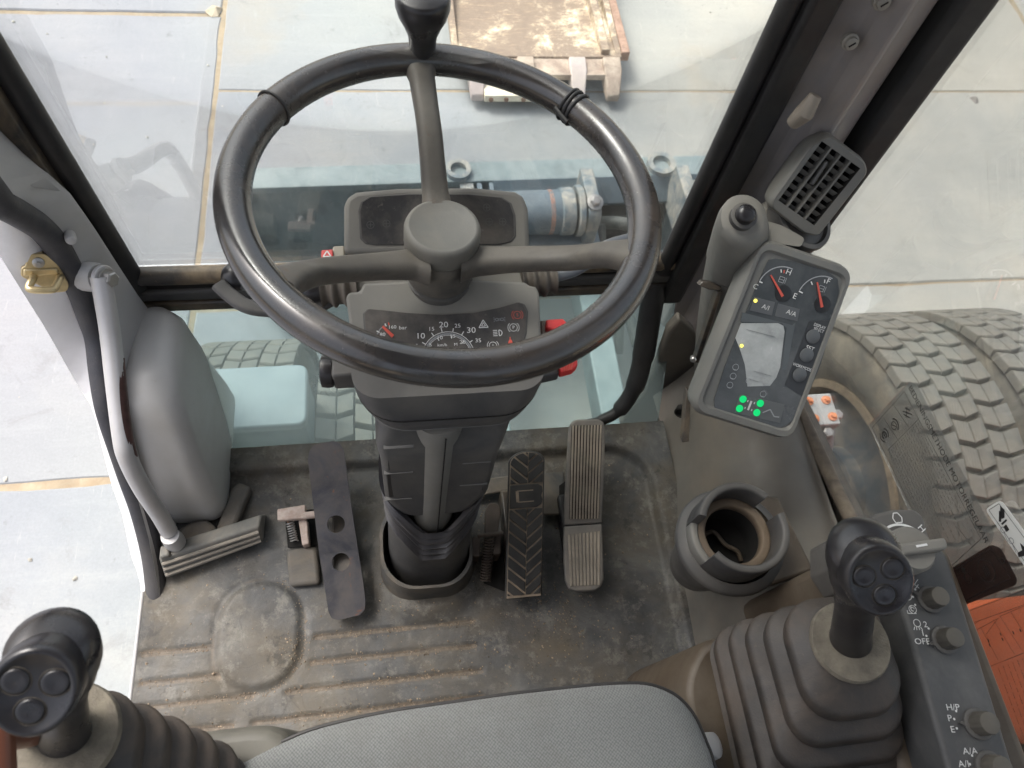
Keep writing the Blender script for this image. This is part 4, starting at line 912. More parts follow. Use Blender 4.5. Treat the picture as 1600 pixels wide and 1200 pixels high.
for s_, px, py, sz in (('10', 657, 526, .0088), ('15', 674, 515, .006), ('20', 693, 508.5, .0090), ('25', 715, 510, .006), ('30', 736, 517, .0090), ('35', 747, 533, .006), ('5', 651, 541.5, .006), ('5', 672.5, 540, .006), ('10', 687, 528.5, .0058), ('15', 707, 526, .0058), ('20', 722.5, 535.5, .0058),
                       ('km/h', 691, 540, .0045), ('M', 712, 539, .0045), ('160', 613, 512, .0052), ('bar', 629.5, 513, .0056), ('80', 598, 523.5, .0052)):
    join_text(bmW, s_, TPat(px, py, -.02), sz, sx=1.15)
cx_, cy_ = uvP(701, 559)
S = .000655
arc(bmW, TP, cx_, cy_, 43*S, 12, 168, .0006, 30, E_); arc(bmG, TP, cx_, cy_, 39.5*S, 12, 168, .0018, 30, E_); arc(bmW, TP, cx_, cy_, 37*S, 12, 168, .0004, 30, E_)
for a, l in ((148, 7), (122, 6), (101, 7), (77, 6), (56, 7), (32, 6), (165, 6)):
    c, s_ = math.cos(R_(a)), math.sin(R_(a)); ln(bmW, TP, cx_+c*42*S, cy_+s_*44*S, cx_+c*(42+l)*S, cy_+s_*(44+l)*S, .0009, E_)
for a in (152, 116, 78, 44):
    c, s_ = math.cos(R_(a)), math.sin(R_(a)); ln(bmW, TP, cx_+c*37*S, cy_+s_*37*S, cx_+c*32*S, cy_+s_*32*S, .0009, E_)
gx, gy = uvP(613, 530); arc(bmG, TP, gx, gy, 25*S, 110, 175, .0012, 12, E_)
for a, bmx in ((112, bmW), (150, bmW), (100, bmR)):
    c, s_ = math.cos(R_(a)), math.sin(R_(a)); ln(bmx, TP, gx+c*23*S, gy+s_*23*S, gx+c*28*S, gy+s_*28*S, .0012, E_)
a, b = uvP(598, 511), uvP(614, 526.5); bm = NB()
prism(bm, [TP @ V((x, y, E_)) for x, y in ((a[0]-.0008, a[1]-.0008), (b[0]-.0012, b[1]-.0014), (b[0]+.0014, b[1]+.0012), (a[0]+.0008, a[1]+.0008))], PN*.001); obj('pressure_needle', bm, m_redp, colm)
# tell tales
x, y = uvP(755, 507); q = [(x-.005, y-.004), (x+.005, y-.004), (x, y+.0045)]
for i in range(3): ln(bmW, TP, *q[i], *q[(i+1) % 3], .0009, E_)
q = [(x-.0022, y-.0024), (x+.0022, y-.0024), (x, y+.0016)]
for i in range(3): ln(bmW, TP, *q[i], *q[(i+1) % 3], .0007, E_)
for px, py, s_, bmx in ((808, 493, 'S', bmR), (802, 512.5, 'P', bmW), (770, 541, '!', bmW)):
    x, y = uvP(px, py); arc(bmx, TP, x, y, .0042, 0, 360, .00055, 24, E_); join_text(bmx, s_, TP @ M.Translation(V((x, y, E_))), .0052)
    arc(bmx, TP, x, y, .0062, 130, 230, .00055, 10, E_); arc(bmx, TP, x, y, .0062, -50, 50, .00055, 10, E_)
x, y = uvP(778, 521); arc(bmW, TP, x+.001, y, .0033, -90, 90, .0008, 12, E_); ln(bmW, TP, x+.001, y-.0033, x+.001, y+.0033, .0008, E_)
for k in range(4): ln(bmW, TP, x-.0055, y-.003+.002*k, x-.0008, y-.003+.002*k, .0008, E_)
x, y = uvP(780, 500)
for s_ in (-1, 1):
    arc(bmG, TP, x+s_*.0028, y, .0015, 0, 360, .0006, 10, E_)
    for k in (-1, 0, 1): ln(bmG, TP, x+s_*.0012, y+k*.0014, x+s_*.0002, y+k*.0007, .0005, E_); ln(bmG, TP, x+s_*.0047, y+k*.0014, x+s_*.0065, y+k*.0022, .0005, E_)
x, y = uvP(797, 533); q = [(x-.0028, y-.003), (x+.0028, y-.003), (x+.0012, y+.001), (x-.0012, y+.001)]; fpoly(bmR, TP, q, E_); ln(bmR, TP, x, y+.001, x, y+.004, .0012, E_); ln(bmR, TP, x-.005, y-.004, x+.005, y-.004, .0007, E_)
obj('dial_markings', bmW, m_white, colm, flat=True, recalc=False); obj('red_markings', bmR, m_redp, colm, flat=True, recalc=False); obj('dial_band', bmG, m_greyp, colm, flat=True, recalc=False)
# upper display pod beyond the hub
PA, AN = V((.04, .50, .488)), V((0, -.45, .893)).normalized()
def PO(px, py, off=0.0): return Ppl(px, py, PA+AN*off, AN)
bm = NB(); prism(bm, [PO(*p) for p in ((537, 396), (537, 322), (541, 308), (556, 299), (620, 293), (740, 292), (806, 298), (819, 306), (826, 326), (829, 396))], -AN*.05); obj('display_pod', bm, m_plas, colm, bevel=.006, seg=3)
o3 = [(566, 372), (563, 330), (567, 316), (580, 308), (640, 304), (730, 304), (782, 309), (796, 318), (802, 336), (803, 368), (796, 377), (780, 381), (590, 382), (574, 380)]
bm = NB(); prism(bm, [PO(*p, .0010) for p in wider(o3, 1.03)], -AN*.004); obj('pod_bezel', bm, m_plasd, colm, bevel=.001)
bm = NB(); prism(bm, [PO(*p, .0016) for p in o3], -AN*.004); obj('pod_window', bm, m_dash, colm)
TA = fz(PA, AN); bm = NB()
def uvA(px, py): q = TA.inverted() @ PO(px, py); return q.x, q.y
for px, py in ((579, 352), (604, 350), (760, 325), (785, 347), (764, 347)):
    x, y = uvA(px, py); arc(bm, TA, x, y, .004, 0, 360, .0006, 14, .002); ln(bm, TA, x-.003, y, x+.003, y, .0006, .002); ln(bm, TA, x, y-.003, x, y+.003, .0006, .002)
obj('pod_symbols', bm, mat('ghost_print', (.07, .07, .07), .5), colm, flat=True, recalc=False)
# middle deck under the hub and the switch shelf on its left
bm = NB(); zt = .472; prism(bm, [Pz(*p, zt) for p in ((556, 455), (834, 448), (830, 385), (538, 388))], V((0, 0, -.055))); obj('middle_deck', bm, m_plas, colm, bevel=.006, seg=3)
bm = NB(); prism(bm, [Pz(*p, .482) for p in ((541, 372), (560, 372), (560, 392), (541, 392))], V((0, 0, -.02))); obj('notch', bm, m_gap, colm)
zs = .478
bm = NB(); prism(bm, [Pz(*p, zs) for p in ((520, 384), (538, 383), (540, 420), (512, 424))], V((0, 0, -.03))); obj('switch_shelf', bm, mat('beige_plastic', (.30, .27, .22), .5, dust=DUST, dust_amt=.3), colm, bevel=.002)
q = [Pz(*p, zs+.004) for p in ((502, 390), (520, 389), (521, 412), (501, 414))]; bm = NB(); prism(bm, q, V((0, 0, -.02))); obj('hazard_switch', bm, m_red, colm, bevel=.0015)
c = sum(q, V())/4+V((0, 0, .0006)); T = M.Translation(c+V((0, .0035, 0))); bm = NB(); tr = [(-.0042, -.0035), (.0042, -.0035), (0, .0042)]
for i in range(3): ln(bm, T, *tr[i], *tr[(i+1) % 3], .0014)
obj('hazard_triangle', bm, m_white, colm, flat=True, recalc=False)
# stalks with rubber bellows
def bell(name, p0, p1, r0, r1, n, mm):
    T = fz(p0, p1-p0); L = (p1-p0).length; pr = []
    for k in range(n*8+1):
        f = k/(n*8); r = r0*(1-f)+r1*f; pr.append((r*(.86+.14*math.cos(f*n*2*math.pi)), L*f))
    bm = NB(); lathe(bm, pr, T, 24); return obj(name, bm, mm, colm, angle=70)
m_sbell = mat('stalk_bellows', (.075, .062, .052), .6, var=.2, dust=DUST, dust_amt=.4, updust=.3)
zl = .462
bell('stalk_bellows', Pz(560, 448, zl), Pz(503, 452, zl-.002), .0235, .0215, 3, m_sbell)
bm = NB(); p = [Pz(506, 452, zl), Pz(480, 456, zl), Pz(430, 452, zl), Pz(380, 442, zl), Pz(362, 438, zl)]; tube(bm, smooth_path(p, 5), [.012]*6+[.010]*6+[.008]*9, 14); obj('indicator_stalk', bm, m_grip, colm)
bm = NB(); T = fz(Pz(372, 434, zl), Pz(352, 431, zl)-Pz(372, 434, zl)); lathe(bm, [(.006, -.012), (.014, -.006), (.0165, .002), (.0155, .010), (.010, .0155), (.0, .017)], T, 24, True, False); obj('stalk_knob', bm, m_grip, colm, angle=60)
bm = NB(); p = smooth_path([Pz(522, 462, zl-.012), Pz(505, 474, zl-.012), Pz(470, 482, zl-.010), Pz(420, 484, zl-.006), Pz(385, 478, zl), Pz(358, 460, zl+.004), Pz(341, 444, zl+.008)], 7)
tube(bm, p, 1.0, prof=[(a, b) for a, b in rrect(.017, .010, .004, 3)]); obj('direction_lever', bm, m_plasd, colm, angle=50)
bell('stalk_bellows', Pz(812, 440, zl), Pz(866, 435, zl), .0235, .020, 3, m_sbell)
bm = NB(); p = [Pz(862, 434, zl), Pz(905, 420, zl+.006), Pz(945, 388, zl+.018), Pz(985, 375, zl+.02)]; tube(bm, smooth_path(p, 6), [.0065]*8+[.0085]*11, 14); obj('wiper_stalk', bm, mat('blue_grey_stalk', (.13, .14, .155), .4, dust=DUST, dust_amt=.2), colm)
bm = NB(); T = fz(Pz(945, 381, zl+.024), (0, -.3, 1)); lathe(bm, [(.003, 0), (.003, .003), (.001, .004)], T, 10); obj('stalk_screw', bm, m_metal, colm)
# red tilt levers and the clamp on the left
zr = .462
bm = NB(); prism(bm, [Pz(*p, zr) for p in ((853, 499), (880, 497), (888, 506), (880, 512), (868, 516), (854, 512))], V((0, 0, -.012))); obj('tilt_lever', bm, m_red, colm, bevel=.002)
bm = NB(); prism(bm, [Pz(*p, zr-.01) for p in ((844, 500), (856, 499), (858, 530), (846, 532))], V((0, 0, -.015))); obj('lever_base', bm, mat('lever_base_plastic', (.12, .09, .07), .5, dust=DUST, dust_amt=.3), colm, bevel=.002)
bm = NB(); lathe(bm, [(.011, -.012), (.0125, -.006), (.0125, .006), (.011, .012)], fz(Pz(850, 492, zr-.008), (1, 0, 0)), 20); obj('pivot_knob', bm, m_grip, colm)
zr = .43; q = [Pz(*p, zr) for p in ((872, 566), (902, 557), (903, 570), (895, 577), (876, 582))]
bm = NB(); prism(bm, q, V((0, 0, -.014))); obj('lock_tab', bm, m_red, colm, bevel=.002)
for k in range(4):
    a, b = q[0].lerp(q[1], .3+.18*k), q[4].lerp(q[3], .3+.18*k); bm = NB(); tube(bm, [a+V((0, 0, .0006)), b+V((0, 0, .0006))], .0009, 6); obj('grip_rib', bm, m_redp, colm)
bm = NB(); prism(bm, [Pz(*p, zr-.006) for p in ((820, 560), (868, 568), (876, 582), (830, 592))], V((0, 0, -.02))); obj('lock_base', bm, m_plasd, colm, bevel=.003)
c = Pz(512, 580, .42); bm = NB(); lathe(bm, [(.013, -.008), (.018, -.006), (.019, .0), (.018, .006), (.013, .009)], fz(c, (1, -.05, 0)), 28); obj('clamp_flange', bm, m_grip, colm)
bm = NB(); bx(bm, c.x+.006, c.x+.034, c.y-.016, c.y+.02, c.z-.015, c.z+.018); obj('clamp_block', bm, m_plasd, colm, bevel=.003)
bm = NB(); bx(bm, c.x+.03, c.x+.06, c.y-.008, c.y+.012, c.z-.012, c.z+.012); obj('clamp_arm', bm, m_plasd, colm, bevel=.002)
bm = NB(); prism(bm, [Pz(*p, .12) for p in ((714, 766), (744, 760), (748, 772), (742, 781), (716, 780))], V((0, 0, -.012))); obj('bellows_clip', bm, mat('clip_rubber', (.05, .05, .062), .5), colm, bevel=.003)

# ------------------------------------------------------------------ pedals
def holed_plate(T, outl, holes, th):
    bm = NB(); edges = []
    for lp in [outl]+holes:
        vs = [bm.verts.new((x, y, 0)) for x, y in lp]; edges += [bm.edges.new((vs[i], vs[(i+1) % len(vs)])) for i in range(len(vs))]
    bmesh.ops.triangle_fill(bm, edges=edges, use_beauty=True)
    r = bmesh.ops.extrude_face_region(bm, geom=bm.faces[:]); bmesh.ops.translate(bm, verts=[v for v in r['geom'] if isinstance(v, bmesh.types.BMVert)], vec=(0, 0, -th))
    bm.transform(T); return bm
tp = thing('travel_pedal', 'flat dark steel pedal plate with two round holes left of the steering column', 'pedal', (-.12, .33, 0))
P0, N1 = V((-.10, .275, .045)), V((0, -.26, .966)).normalized(); N2 = V((0, -.215, .976)).normalized()
T1, T2 = fz(P0, N1), fz(P0, N2)
def loc(T, px, py): q = T.inverted() @ Ppl(px, py, T.translation, T.col[2].xyz); return q.x, q.y
up_ = [loc(T1, *p) for p in ((499, 866), (492, 810), (486, 760), (481, 718), (483, 706), (490, 696), (505, 692), (521, 689), (531, 693), (537, 702), (541, 730), (549, 790), (558, 850), (559, 857))]
dn_ = [loc(T2, *p) for p in ((499, 866), (559, 857), (566, 900), (571, 938), (570, 952), (562, 961), (545, 965), (528, 969), (518, 966), (513, 955), (507, 915))]
def hole(T, px, py, r): x, y = loc(T, px, py); return [(x+r*math.cos(2*math.pi*k/20), y+r*math.sin(2*math.pi*k/20)) for k in range(20)]
obj('upper_plate', holed_plate(T1, up_, [hole(T1, 525, 819, .0132)], .005), m_steel, tp)
obj('lower_plate', holed_plate(T2, dn_, [hole(T2, 532.5, 878, .0132)], .005), m_steel, tp)
bm = NB(); bx(bm, -.135, -.105, .25, .36, .004, .030); obj('pedal_arm', bm, m_blkw, tp, bevel=.003)
pb = thing('pedal_bracket', 'pinkish worn steel bracket with a small coil spring in the mat cut out', 'bracket', Pz(468, 830, 0))
bm = NB(); prism(bm, [Pz(*p, .038) for p in ((433, 795), (477, 788), (478, 810), (433, 813))], V((0, 0, -.01))); obj('top_bar', bm, m_rustw, pb, bevel=.002)
bm = NB(); prism(bm, [Pz(*p, .028) for p in ((466, 812), (480, 811), (483, 850), (472, 852))], V((0, 0, -.02))); obj('side_leg', bm, m_rustw, pb, bevel=.002)
bm = NB(); tube(bm, [Pz(474, 806, .035), Pz(500, 803, .035)], .006, 10); obj('link_rod', bm, m_rustw, pb)
def spring(bm, a, b, R, turns, w):
    T = fz(a, b-a); L = (b-a).length; tube(bm, [T @ V((R*math.cos(2*math.pi*turns*k/(turns*14)), R*math.sin(2*math.pi*turns*k/(turns*14)), L*k/(turns*14))) for k in range(turns*14+1)], w, 6)
bm = NB(); spring(bm, Pz(453, 816, .026), Pz(460, 846, .012), .0055, 8, .0011); obj('spring', bm, m_metal, pb)
bm = NB(); tube(bm, [Pz(449, 812, .03), Pz(454, 820, .02)], .0025, 8); obj('spring_hook', bm, m_rust, pb)

def clip(poly, f):
    out = []
    for i in range(len(poly)):
        a, b = poly[i-1], poly[i]; fa, fb = f(a), f(b)
        if fa >= 0 and fb < 0 or fa < 0 and fb >= 0:
            t = fa/(fa-fb); out.append((a[0]+(b[0]-a[0])*t, a[1]+(b[1]-a[1])*t))
        if fb >= 0: out.append(b)
    return out
bp = thing('brake_pedal', 'black rubber brake pedal pad with chevron tread and a letter shaped emblem', 'pedal', (.165, .30, 0))
NBk = V((0, -.34, .94)).normalized(); PBk = V((.16, .31, .085)); TB = frame(PBk, XA, NBk.cross(XA), NBk)
a0, a1 = loc(TB, 789, 930), loc(TB, 848, 930); b0, b1 = loc(TB, 795, 730), loc(TB, 851, 730); tpv = loc(TB, 823, 704)[1]; btv = loc(TB, 820, 935)[1]
# local axis of the pad: its centre line and half width
cxl = lambda v: ((a0[0]+a1[0])/2)+(((b0[0]+b1[0])/2)-((a0[0]+a1[0])/2))*(v-a0[1])/(b0[1]-a0[1])
hw = .0282
def pad_out(k=1.0, g=0.0):
    h = hw*k-g; o = [(-h, btv+g), (h, btv+g)]
    for j in range(13): t = math.pi*j/12; o.append((h*math.cos(t), tpv-g-h*.62+h*.62*math.sin(t)))
    return o
def PL(u, v, z): return TB @ V((cxl(v)+u, v, z))
bm = NB(); o = pad_out(); prism(bm, [PL(u, v, 0) for u, v in o], -NBk*.008); obj('pad', bm, m_prub, bp, bevel=.002)
bm = NB(); o = pad_out(1, .0022); prism(bm, [PL(u, v, .0004) for u, v in o], -NBk*.001); obj('groove_dirt', bm, m_prubg, bp)
zones = []
lg1 = loc(TB, 822, 757)[1]; lg0 = loc(TB, 822, 793)[1]
arm = hw-.003; cxu = .002
def bars(v0, v1, ph):
    per, th, sl = .0178, .0143, .80
    k = -6
    while k < 30:
        vb = v0-.05+k*per+ph; k += 1
        for sd in (-1, 1):
            xo = -arm if sd < 0 else arm; vv = vb+(0 if sd < 0 else per*.5)
            quad = [(cxu+sd*.0007, vv), (xo, vv+abs(xo-cxu)*sl), (xo, vv+abs(xo-cxu)*sl+th), (cxu+sd*.0007, vv+th)]
            if sd < 0: quad = quad[::-1]
            q = clip(quad, lambda p: p[1]-v0); q = clip(q, lambda p: v1-p[1])
            if v1 > tpv-.02:
                ol = pad_out(1, .0028); n = len(ol)
                for i in range(1, n):
                    ax0, ay0 = ol[i]; ax1, ay1 = ol[(i+1) % n]
                    q = clip(q, lambda p: (ax1-ax0)*(p[1]-ay0)-(ay1-ay0)*(p[0]-ax0)) if q else q
            if len(q) < 3: continue
            ar = abs(sum(q[i][0]*q[(i+1) % len(q)][1]-q[(i+1) % len(q)][0]*q[i][1] for i in range(len(q))))/2
            if ar < 6e-6: continue
            q2 = [p for i, p in enumerate(q) if math.hypot(p[0]-q[i-1][0], p[1]-q[i-1][1]) > 1e-4]
            if len(q2) < 3: continue
            bm = NB(); prism(bm, [PL(u, v, .0032) for u, v in q2], -NBk*.0029); obj('tread_bar', bm, m_prub, bp, bevel=.0006, seg=1)
bars(btv+.006, lg0-.0022, 0); bars(lg1+.0022, tpv-.002, .004)
h = lg1-lg0
bo = [(-arm, lg0), (arm-.008, lg0), (arm-.001, lg0+.004), (arm, lg0+h*.3), (arm-.002, lg0+h*.48), (arm, lg0+h*.66), (arm-.001, lg1-.004), (arm-.008, lg1), (-arm, lg1)]
bm = NB(); prism(bm, [PL(u, v, .0032) for u, v in bo], -NBk*.0029); obj('emblem', bm, m_prub, bp, bevel=.0008, seg=1)
bm = NB()
for (x0, y0, x1, y1, w) in ((-.012, .26, .013, .26, .0016), (-.012, .74, .013, .74, .0016), (-.012, .26, -.012, .74, .0045)):
    A_, B_ = (x0, lg0+h*y0), (x1, lg0+h*y1); T = TB @ M.Translation(V((cxl(lg0), 0, .0036))); ln(bm, T, A_[0]-(0 if y0 != y1 else .0), A_[1], B_[0], B_[1], w)
obj('emblem_groove', bm, m_prubg, bp, flat=True, recalc=False)
bm = NB(); prism(bm, [PL(u, v, -.0085) for u, v in pad_out(.93)], -NBk*.006); obj('pedal_plate', bm, m_blkw, bp, bevel=.001)
bm = NB(); bx(bm, .13, .175, .23, .37, .004, .05); obj('pedal_mount', bm, m_blkw, bp, bevel=.004)
sl = thing('pedal_spring_lever', 'dark rusty return lever with a coil spring beside the brake pedal', 'lever', Pz(765, 850, 0))
m_drust = mat('dark_rust', (.06, .042, .034), .65, metal=.2, var=.3, scale=30, dust=DUST, dust_amt=.3)
bm = NB(); prism(bm, round_poly([Pz(*p, .06) for p in ((757, 834), (758, 796), (765, 785), (778, 786), (783, 800), (777, 836))], .006), V((0, 0, -.008))); obj('lever_plate', bm, m_drust, sl, bevel=.0015)
bm = NB(); tube(bm, [Pz(746, 837, .062), Pz(786, 833, .062)], .0035, 10); obj('cross_rod', bm, m_drust, sl)
bm = NB(); spring(bm, Pz(765, 840, .055), Pz(758, 908, .02), .0078, 16, .0013); obj('spring', bm, m_drust, sl)
for x in ((744, 846), (777, 842)):
    bm = NB(); prism(bm, round_poly([Pz(x[0]-6, x[1]-8, .05), Pz(x[0]+6, x[1]-8, .05), Pz(x[0]+6, x[1]+24, .05), Pz(x[0]-6, x[1]+24, .05)], .004), V((0, 0, -.045))); obj('side_bracket', bm, m_drust, sl, bevel=.0015)
bm = NB(); lathe(bm, [(.008, 0), (.008, .03)], fz(Pz(741, 858, .03), (1, 0, 0)), 14); obj('pivot', bm, m_drust, sl)
bm = NB(); prism(bm, [Pz(*p, .003) for p in ((738, 840), (785, 836), (790, 925), (756, 912))], V((0, 0, .002))); obj('hole_shade', bm, m_gap, fmat)  # another black plate painting the shade of a mat hole

ac = thing('accelerator_pedal', 'grey ribbed rubber accelerator pedal with a bent heel part', 'pedal', (.26, .34, 0))
PQ = V((.255, .315, .050)); NU = V((0, -.42, .907)).normalized(); NL = V((0, -.06, .998)).normalized()
TU, TL = frame(PQ, XA, NU.cross(XA), NU), frame(PQ, XA, NL.cross(XA), NL)
ou = [loc(TU, *p) for p in ((881, 822), (885, 740), (889, 672), (892, 662), (900, 656), (936, 655), (944, 660), (946, 672), (945, 740), (941, 818))]
ol = [loc(TL, *p) for p in ((881, 822), (941, 818), (943, 880), (944, 904), (940, 916), (930, 923), (900, 924), (889, 920), (883, 906), (881, 870))]
bm = NB(); prism(bm, [TU @ V((u, v, 0)) for u, v in ou], -NU*.009); obj('toe_plate', bm, m_acc, ac, bevel=.003, seg=3)
bm = NB(); prism(bm, [TL @ V((u, v, 0)) for u, v in ol], -NL*.009); obj('heel_plate', bm, m_acc, ac, bevel=.003, seg=3)
e = [loc(TU, *p) for p in ((889, 811), (893, 665), (941, 664), (936, 810))]
bm = NB(); prism(bm, [TU @ V((u, v, .0004)) for u, v in e], -NU*.001); obj('rib_bed', bm, m_accg, ac)
for k in range(10):
    f = (k+.5)/10; a = V(e[0]).lerp(V(e[3]), f); b = V(e[1]).lerp(V(e[2]), f); w = (V(e[3])-V(e[0])).length/10*.31
    bm = NB(); prism(bm, [TU @ V((p.x+s_*w, p.y, .0026)) for p, s_ in ((a, -1), (a, 1), (b, 1), (b, -1))], -NU*.003); obj('rib', bm, m_rib, ac, bevel=.0007, seg=2)
e = [loc(TL, *p) for p in ((890, 916), (886, 836), (938, 830), (938, 914))]
for k in range(9):
    f = (k+.5)/9; a = V(e[0]).lerp(V(e[3]), f); b = V(e[1]).lerp(V(e[2]), f); w = (V(e[3])-V(e[0])).length/9*.36
    bm = NB(); prism(bm, [TL @ V((p.x+s_*w, p.y, .0018)) for p, s_ in ((a, -1), (a, 1), (b, 1), (b, -1))], -NL*.003); obj('rib', bm, m_rib, ac, bevel=.0007, seg=2)
bm = NB(); bx(bm, .225, .275, .25, .36, .004, .036); obj('pedal_base', bm, m_blk, ac, bevel=.004)

fr = thing('foot_rest', 'dusty rubber foot rest with long ribs at the foot of the grab rail', 'foot rest', Pz(330, 862, 0))
A_, B_ = Pz(247, 872, .045), Pz(405, 822, .045); C_, D_ = Pz(412, 848, .012), Pz(258, 906, .012); nf = (B_-A_).cross(D_-A_).normalized(); nf = nf if nf.z > 0 else -nf
bm = NB(); dn = V((0, .02, -.045)); loft(bm, [[A_, D_, D_+V((0, .05, -.012)), A_+V((.0, .022, -.012)), ], [B_, C_, C_+V((0, .05, -.012)), B_+V((0, .022, -.012))]]); obj('wedge', bm, m_prubd, fr, bevel=.004, seg=3)
for f in (.30, .55, .80):
    p0, p1 = A_.lerp(D_, f)+nf*.001, B_.lerp(C_, f)+nf*.001; bm = NB(); tube(bm, [p0.lerp(p1, .02), p0.lerp(p1, .98)], .0030, 8); obj('rib', bm, mat('light_rib', (.24, .215, .18), .8, var=.15), fr)
q = A_; bm = NB(); prism(bm, [Pz(*p, .05) for p in ((248, 872), (250, 852), (262, 852), (265, 868))], V((0, 0, -.045))); obj('end_post', bm, m_prubd, fr, bevel=.003)
# ------------------------------------------------------------------ right hand side console
con = thing('side_console', 'grey brown moulded side console along the right cab wall', 'console', (.50, .2, 0))
bm = NB(); rings = []
base = [(.400, -.004), (.425, .06), (.448, .13), (.475, .172), (.510, .192), (.548, .196), (.578, .186), (.588, .17), (.589, -.004)]
def sect(y, sc, dz=0.0, dx=0.0): return [V((.589-(.589-x)*sc+dx, y, z if z < 0 else z*(1+dz))) for x, z in base]
for y, sc, dz, dx in ((.545, .92, -.12, .02), (.50, .80, -.08, 0), (.44, .80, 0.0, 0), (.36, .86, .02, 0), (.25, .98, .06, 0), (.12, 1.0, .12, 0), (.0, 1.0, .16, 0), (-.5, 1.0, .2, 0)): rings.append(sect(y, sc, dz, dx))
def densify(r, n):
    p = smooth_path(r, n); return p
loft(bm, [densify(r, 4) for r in rings]); obj('console_wall', bm, m_cons, con, angle=60)
# stepped box that carries the lever and switch panel
bm = NB(); bx(bm, .445, .585, -.5, .150, .10, .40); obj('switch_box', bm, m_brown, con, bevel=.012, seg=3)
bm = NB(); pts = round_poly([V((.268, .045, .0)), V((.30, .085, .0)), V((.50, .085, .0)), V((.50, -.5, 0)), V((.268, -.5, 0))], .02)
loft(bm, [[p+V((0, 0, .02)) for p in pts], [p+V((0, 0, .325)) for p in pts], [V((.385+(p.x-.385)*.96, p.y-.004, .338)) for p in pts]]); obj('lever_box', bm, m_brown, con, bevel=.005, seg=3)
for px, py in ((1065, 646), (1072, 650)): pass
p = Ppl(1063, 645, (.46, .47, .15), (-.6, -.75, .25)); bm = NB(); lathe(bm, [(.010, -.01), (.0105, .001), (.008, .0015), (.0078, -.004)], fz(p, (-.6, -.75, .25)), 18, True, True); obj('screw_recess', bm, m_gap, con)

# ------------------------------------------------------------------ monitor
K = .121/.14
MP = CAM+(V((.503, .461, .325))-CAM)*K
MX, MY = V((.94, -.29, -.18)).normalized(), V((.339, .723, .602))
MY = (MY-MX*MY.dot(MX)).normalized(); MN = MX.cross(MY)
TM = frame(MP, MX, MY, MN)
def PM(px, py, off=0.0): return Ppl(px, py, MP+MN*off, MN)
def uvM(px, py): q = TM.inverted() @ PM(px, py); return q.x, q.y
mon = thing('monitor', 'grey monitor unit with two fuel and temperature dials, keys and green lamps', 'monitor', MP)
oc = [PM(*p) for p in ((1191, 372), (1337, 421), (1237, 690), (1082, 642))]
def outl(k, r, off):
    c = sum(oc, V())/4; return [V(c+(p-c)*k)+MN*off for p in round_poly(oc, r, 6)]
bm = NB(); loft(bm, [outl(.88, .025, -.052), outl(.985, .022, -.040), outl(1.02, .020, -.012), outl(1.0, .020, -.004), outl(.98, .019, 0), outl(.915, .016, 0), outl(.885, .014, -.004)], True, True); obj('housing', bm, mat('monitor_plastic', (.15, .152, .145), .48, var=.08, dust=DUST, dust_amt=.3, updust=.15, bump=.1, bump_scale=900), mon, angle=50)
fcp = [(1212, 404), (1240, 409), (1290, 422), (1309, 436), (1311, 455), (1300, 510), (1282, 570), (1258, 628), (1243, 655), (1222, 668), (1180, 664), (1128, 652), (1117, 642), (1116, 625), (1132, 575), (1153, 520), (1179, 455), (1197, 414), (1202, 406)]
bm = NB(); prism(bm, [PM(*p, -.0025) for p in fcp], -MN*.002); obj('face_glass', bm, m_screen, mon)
Z = -.0020
def flat(nm, pts, mm, z=Z, par=None):
    bm = NB(); prism(bm, [PM(*p, z) for p in pts], -MN*.0006); return obj(nm, bm, mm, par or mon)
lcd = [(1158, 505), (1216, 505), (1224, 509), (1226, 518), (1219, 574), (1213, 590), (1203, 603), (1168, 604), (1164, 570), (1156, 545), (1149, 528)]
flat('display', lcd, m_lcd)  # pale patch outlined like the reflection it paints
bm = NB()
for a, b_ in (((1167, 515), (1212, 527)), ((1178, 580), (1206, 588)), ((1172, 593), (1186, 597))): ln(bm, TM, *uvM(*a), *uvM(*b_), .0009, Z+.0009)
obj('lcd_segment', bm, mat('lcd_ink', (.24, .25, .245), .3), mon, flat=True, recalc=False)
flat('lcd_border', [(1160, 488), (1238, 508), (1243, 504), (1229, 578), (1222, 577), (1229, 513), (1222, 505), (1157, 503)], mat('lcd_mask', (.10, .11, .115), .2, var=.1), Z-.0002)  # grey band along the top and right of the display
flat('key', [(1179, 464), (1211, 472), (1206, 493), (1172, 485)], m_key); flat('key', [(1216, 474), (1250, 483), (1246, 502), (1211, 494)], m_key)
flat('key_strip', [(1265, 502), (1296, 500), (1253, 619), (1226, 602)], mat('key_strip_panel', (.040, .042, .045), .35, var=.1), Z)
flat('lamp_panel', [(1156, 616), (1226, 632), (1219, 661), (1148, 645)], mat('lamp_field', (.115, .12, .12), .3, var=.08))
def TMat(px, py, rot=0.0, off=Z+.0009): x, y = uvM(px, py); return TM @ M.Translation(V((x, y, off))) @ M.Rotation(rot, 4, 'Z')
for px, py in ((1271, 526), (1261, 555), (1250, 586)):
    bm = NB(); lathe(bm, [(.0088, 0), (.0088, .0006), (.0078, .0014), (.0, .0016)], TMat(px, py), 24, True, False); obj('push_button', bm, m_key, mon, angle=50)
bmW, bmG, bmR = NB(), NB(), NB()
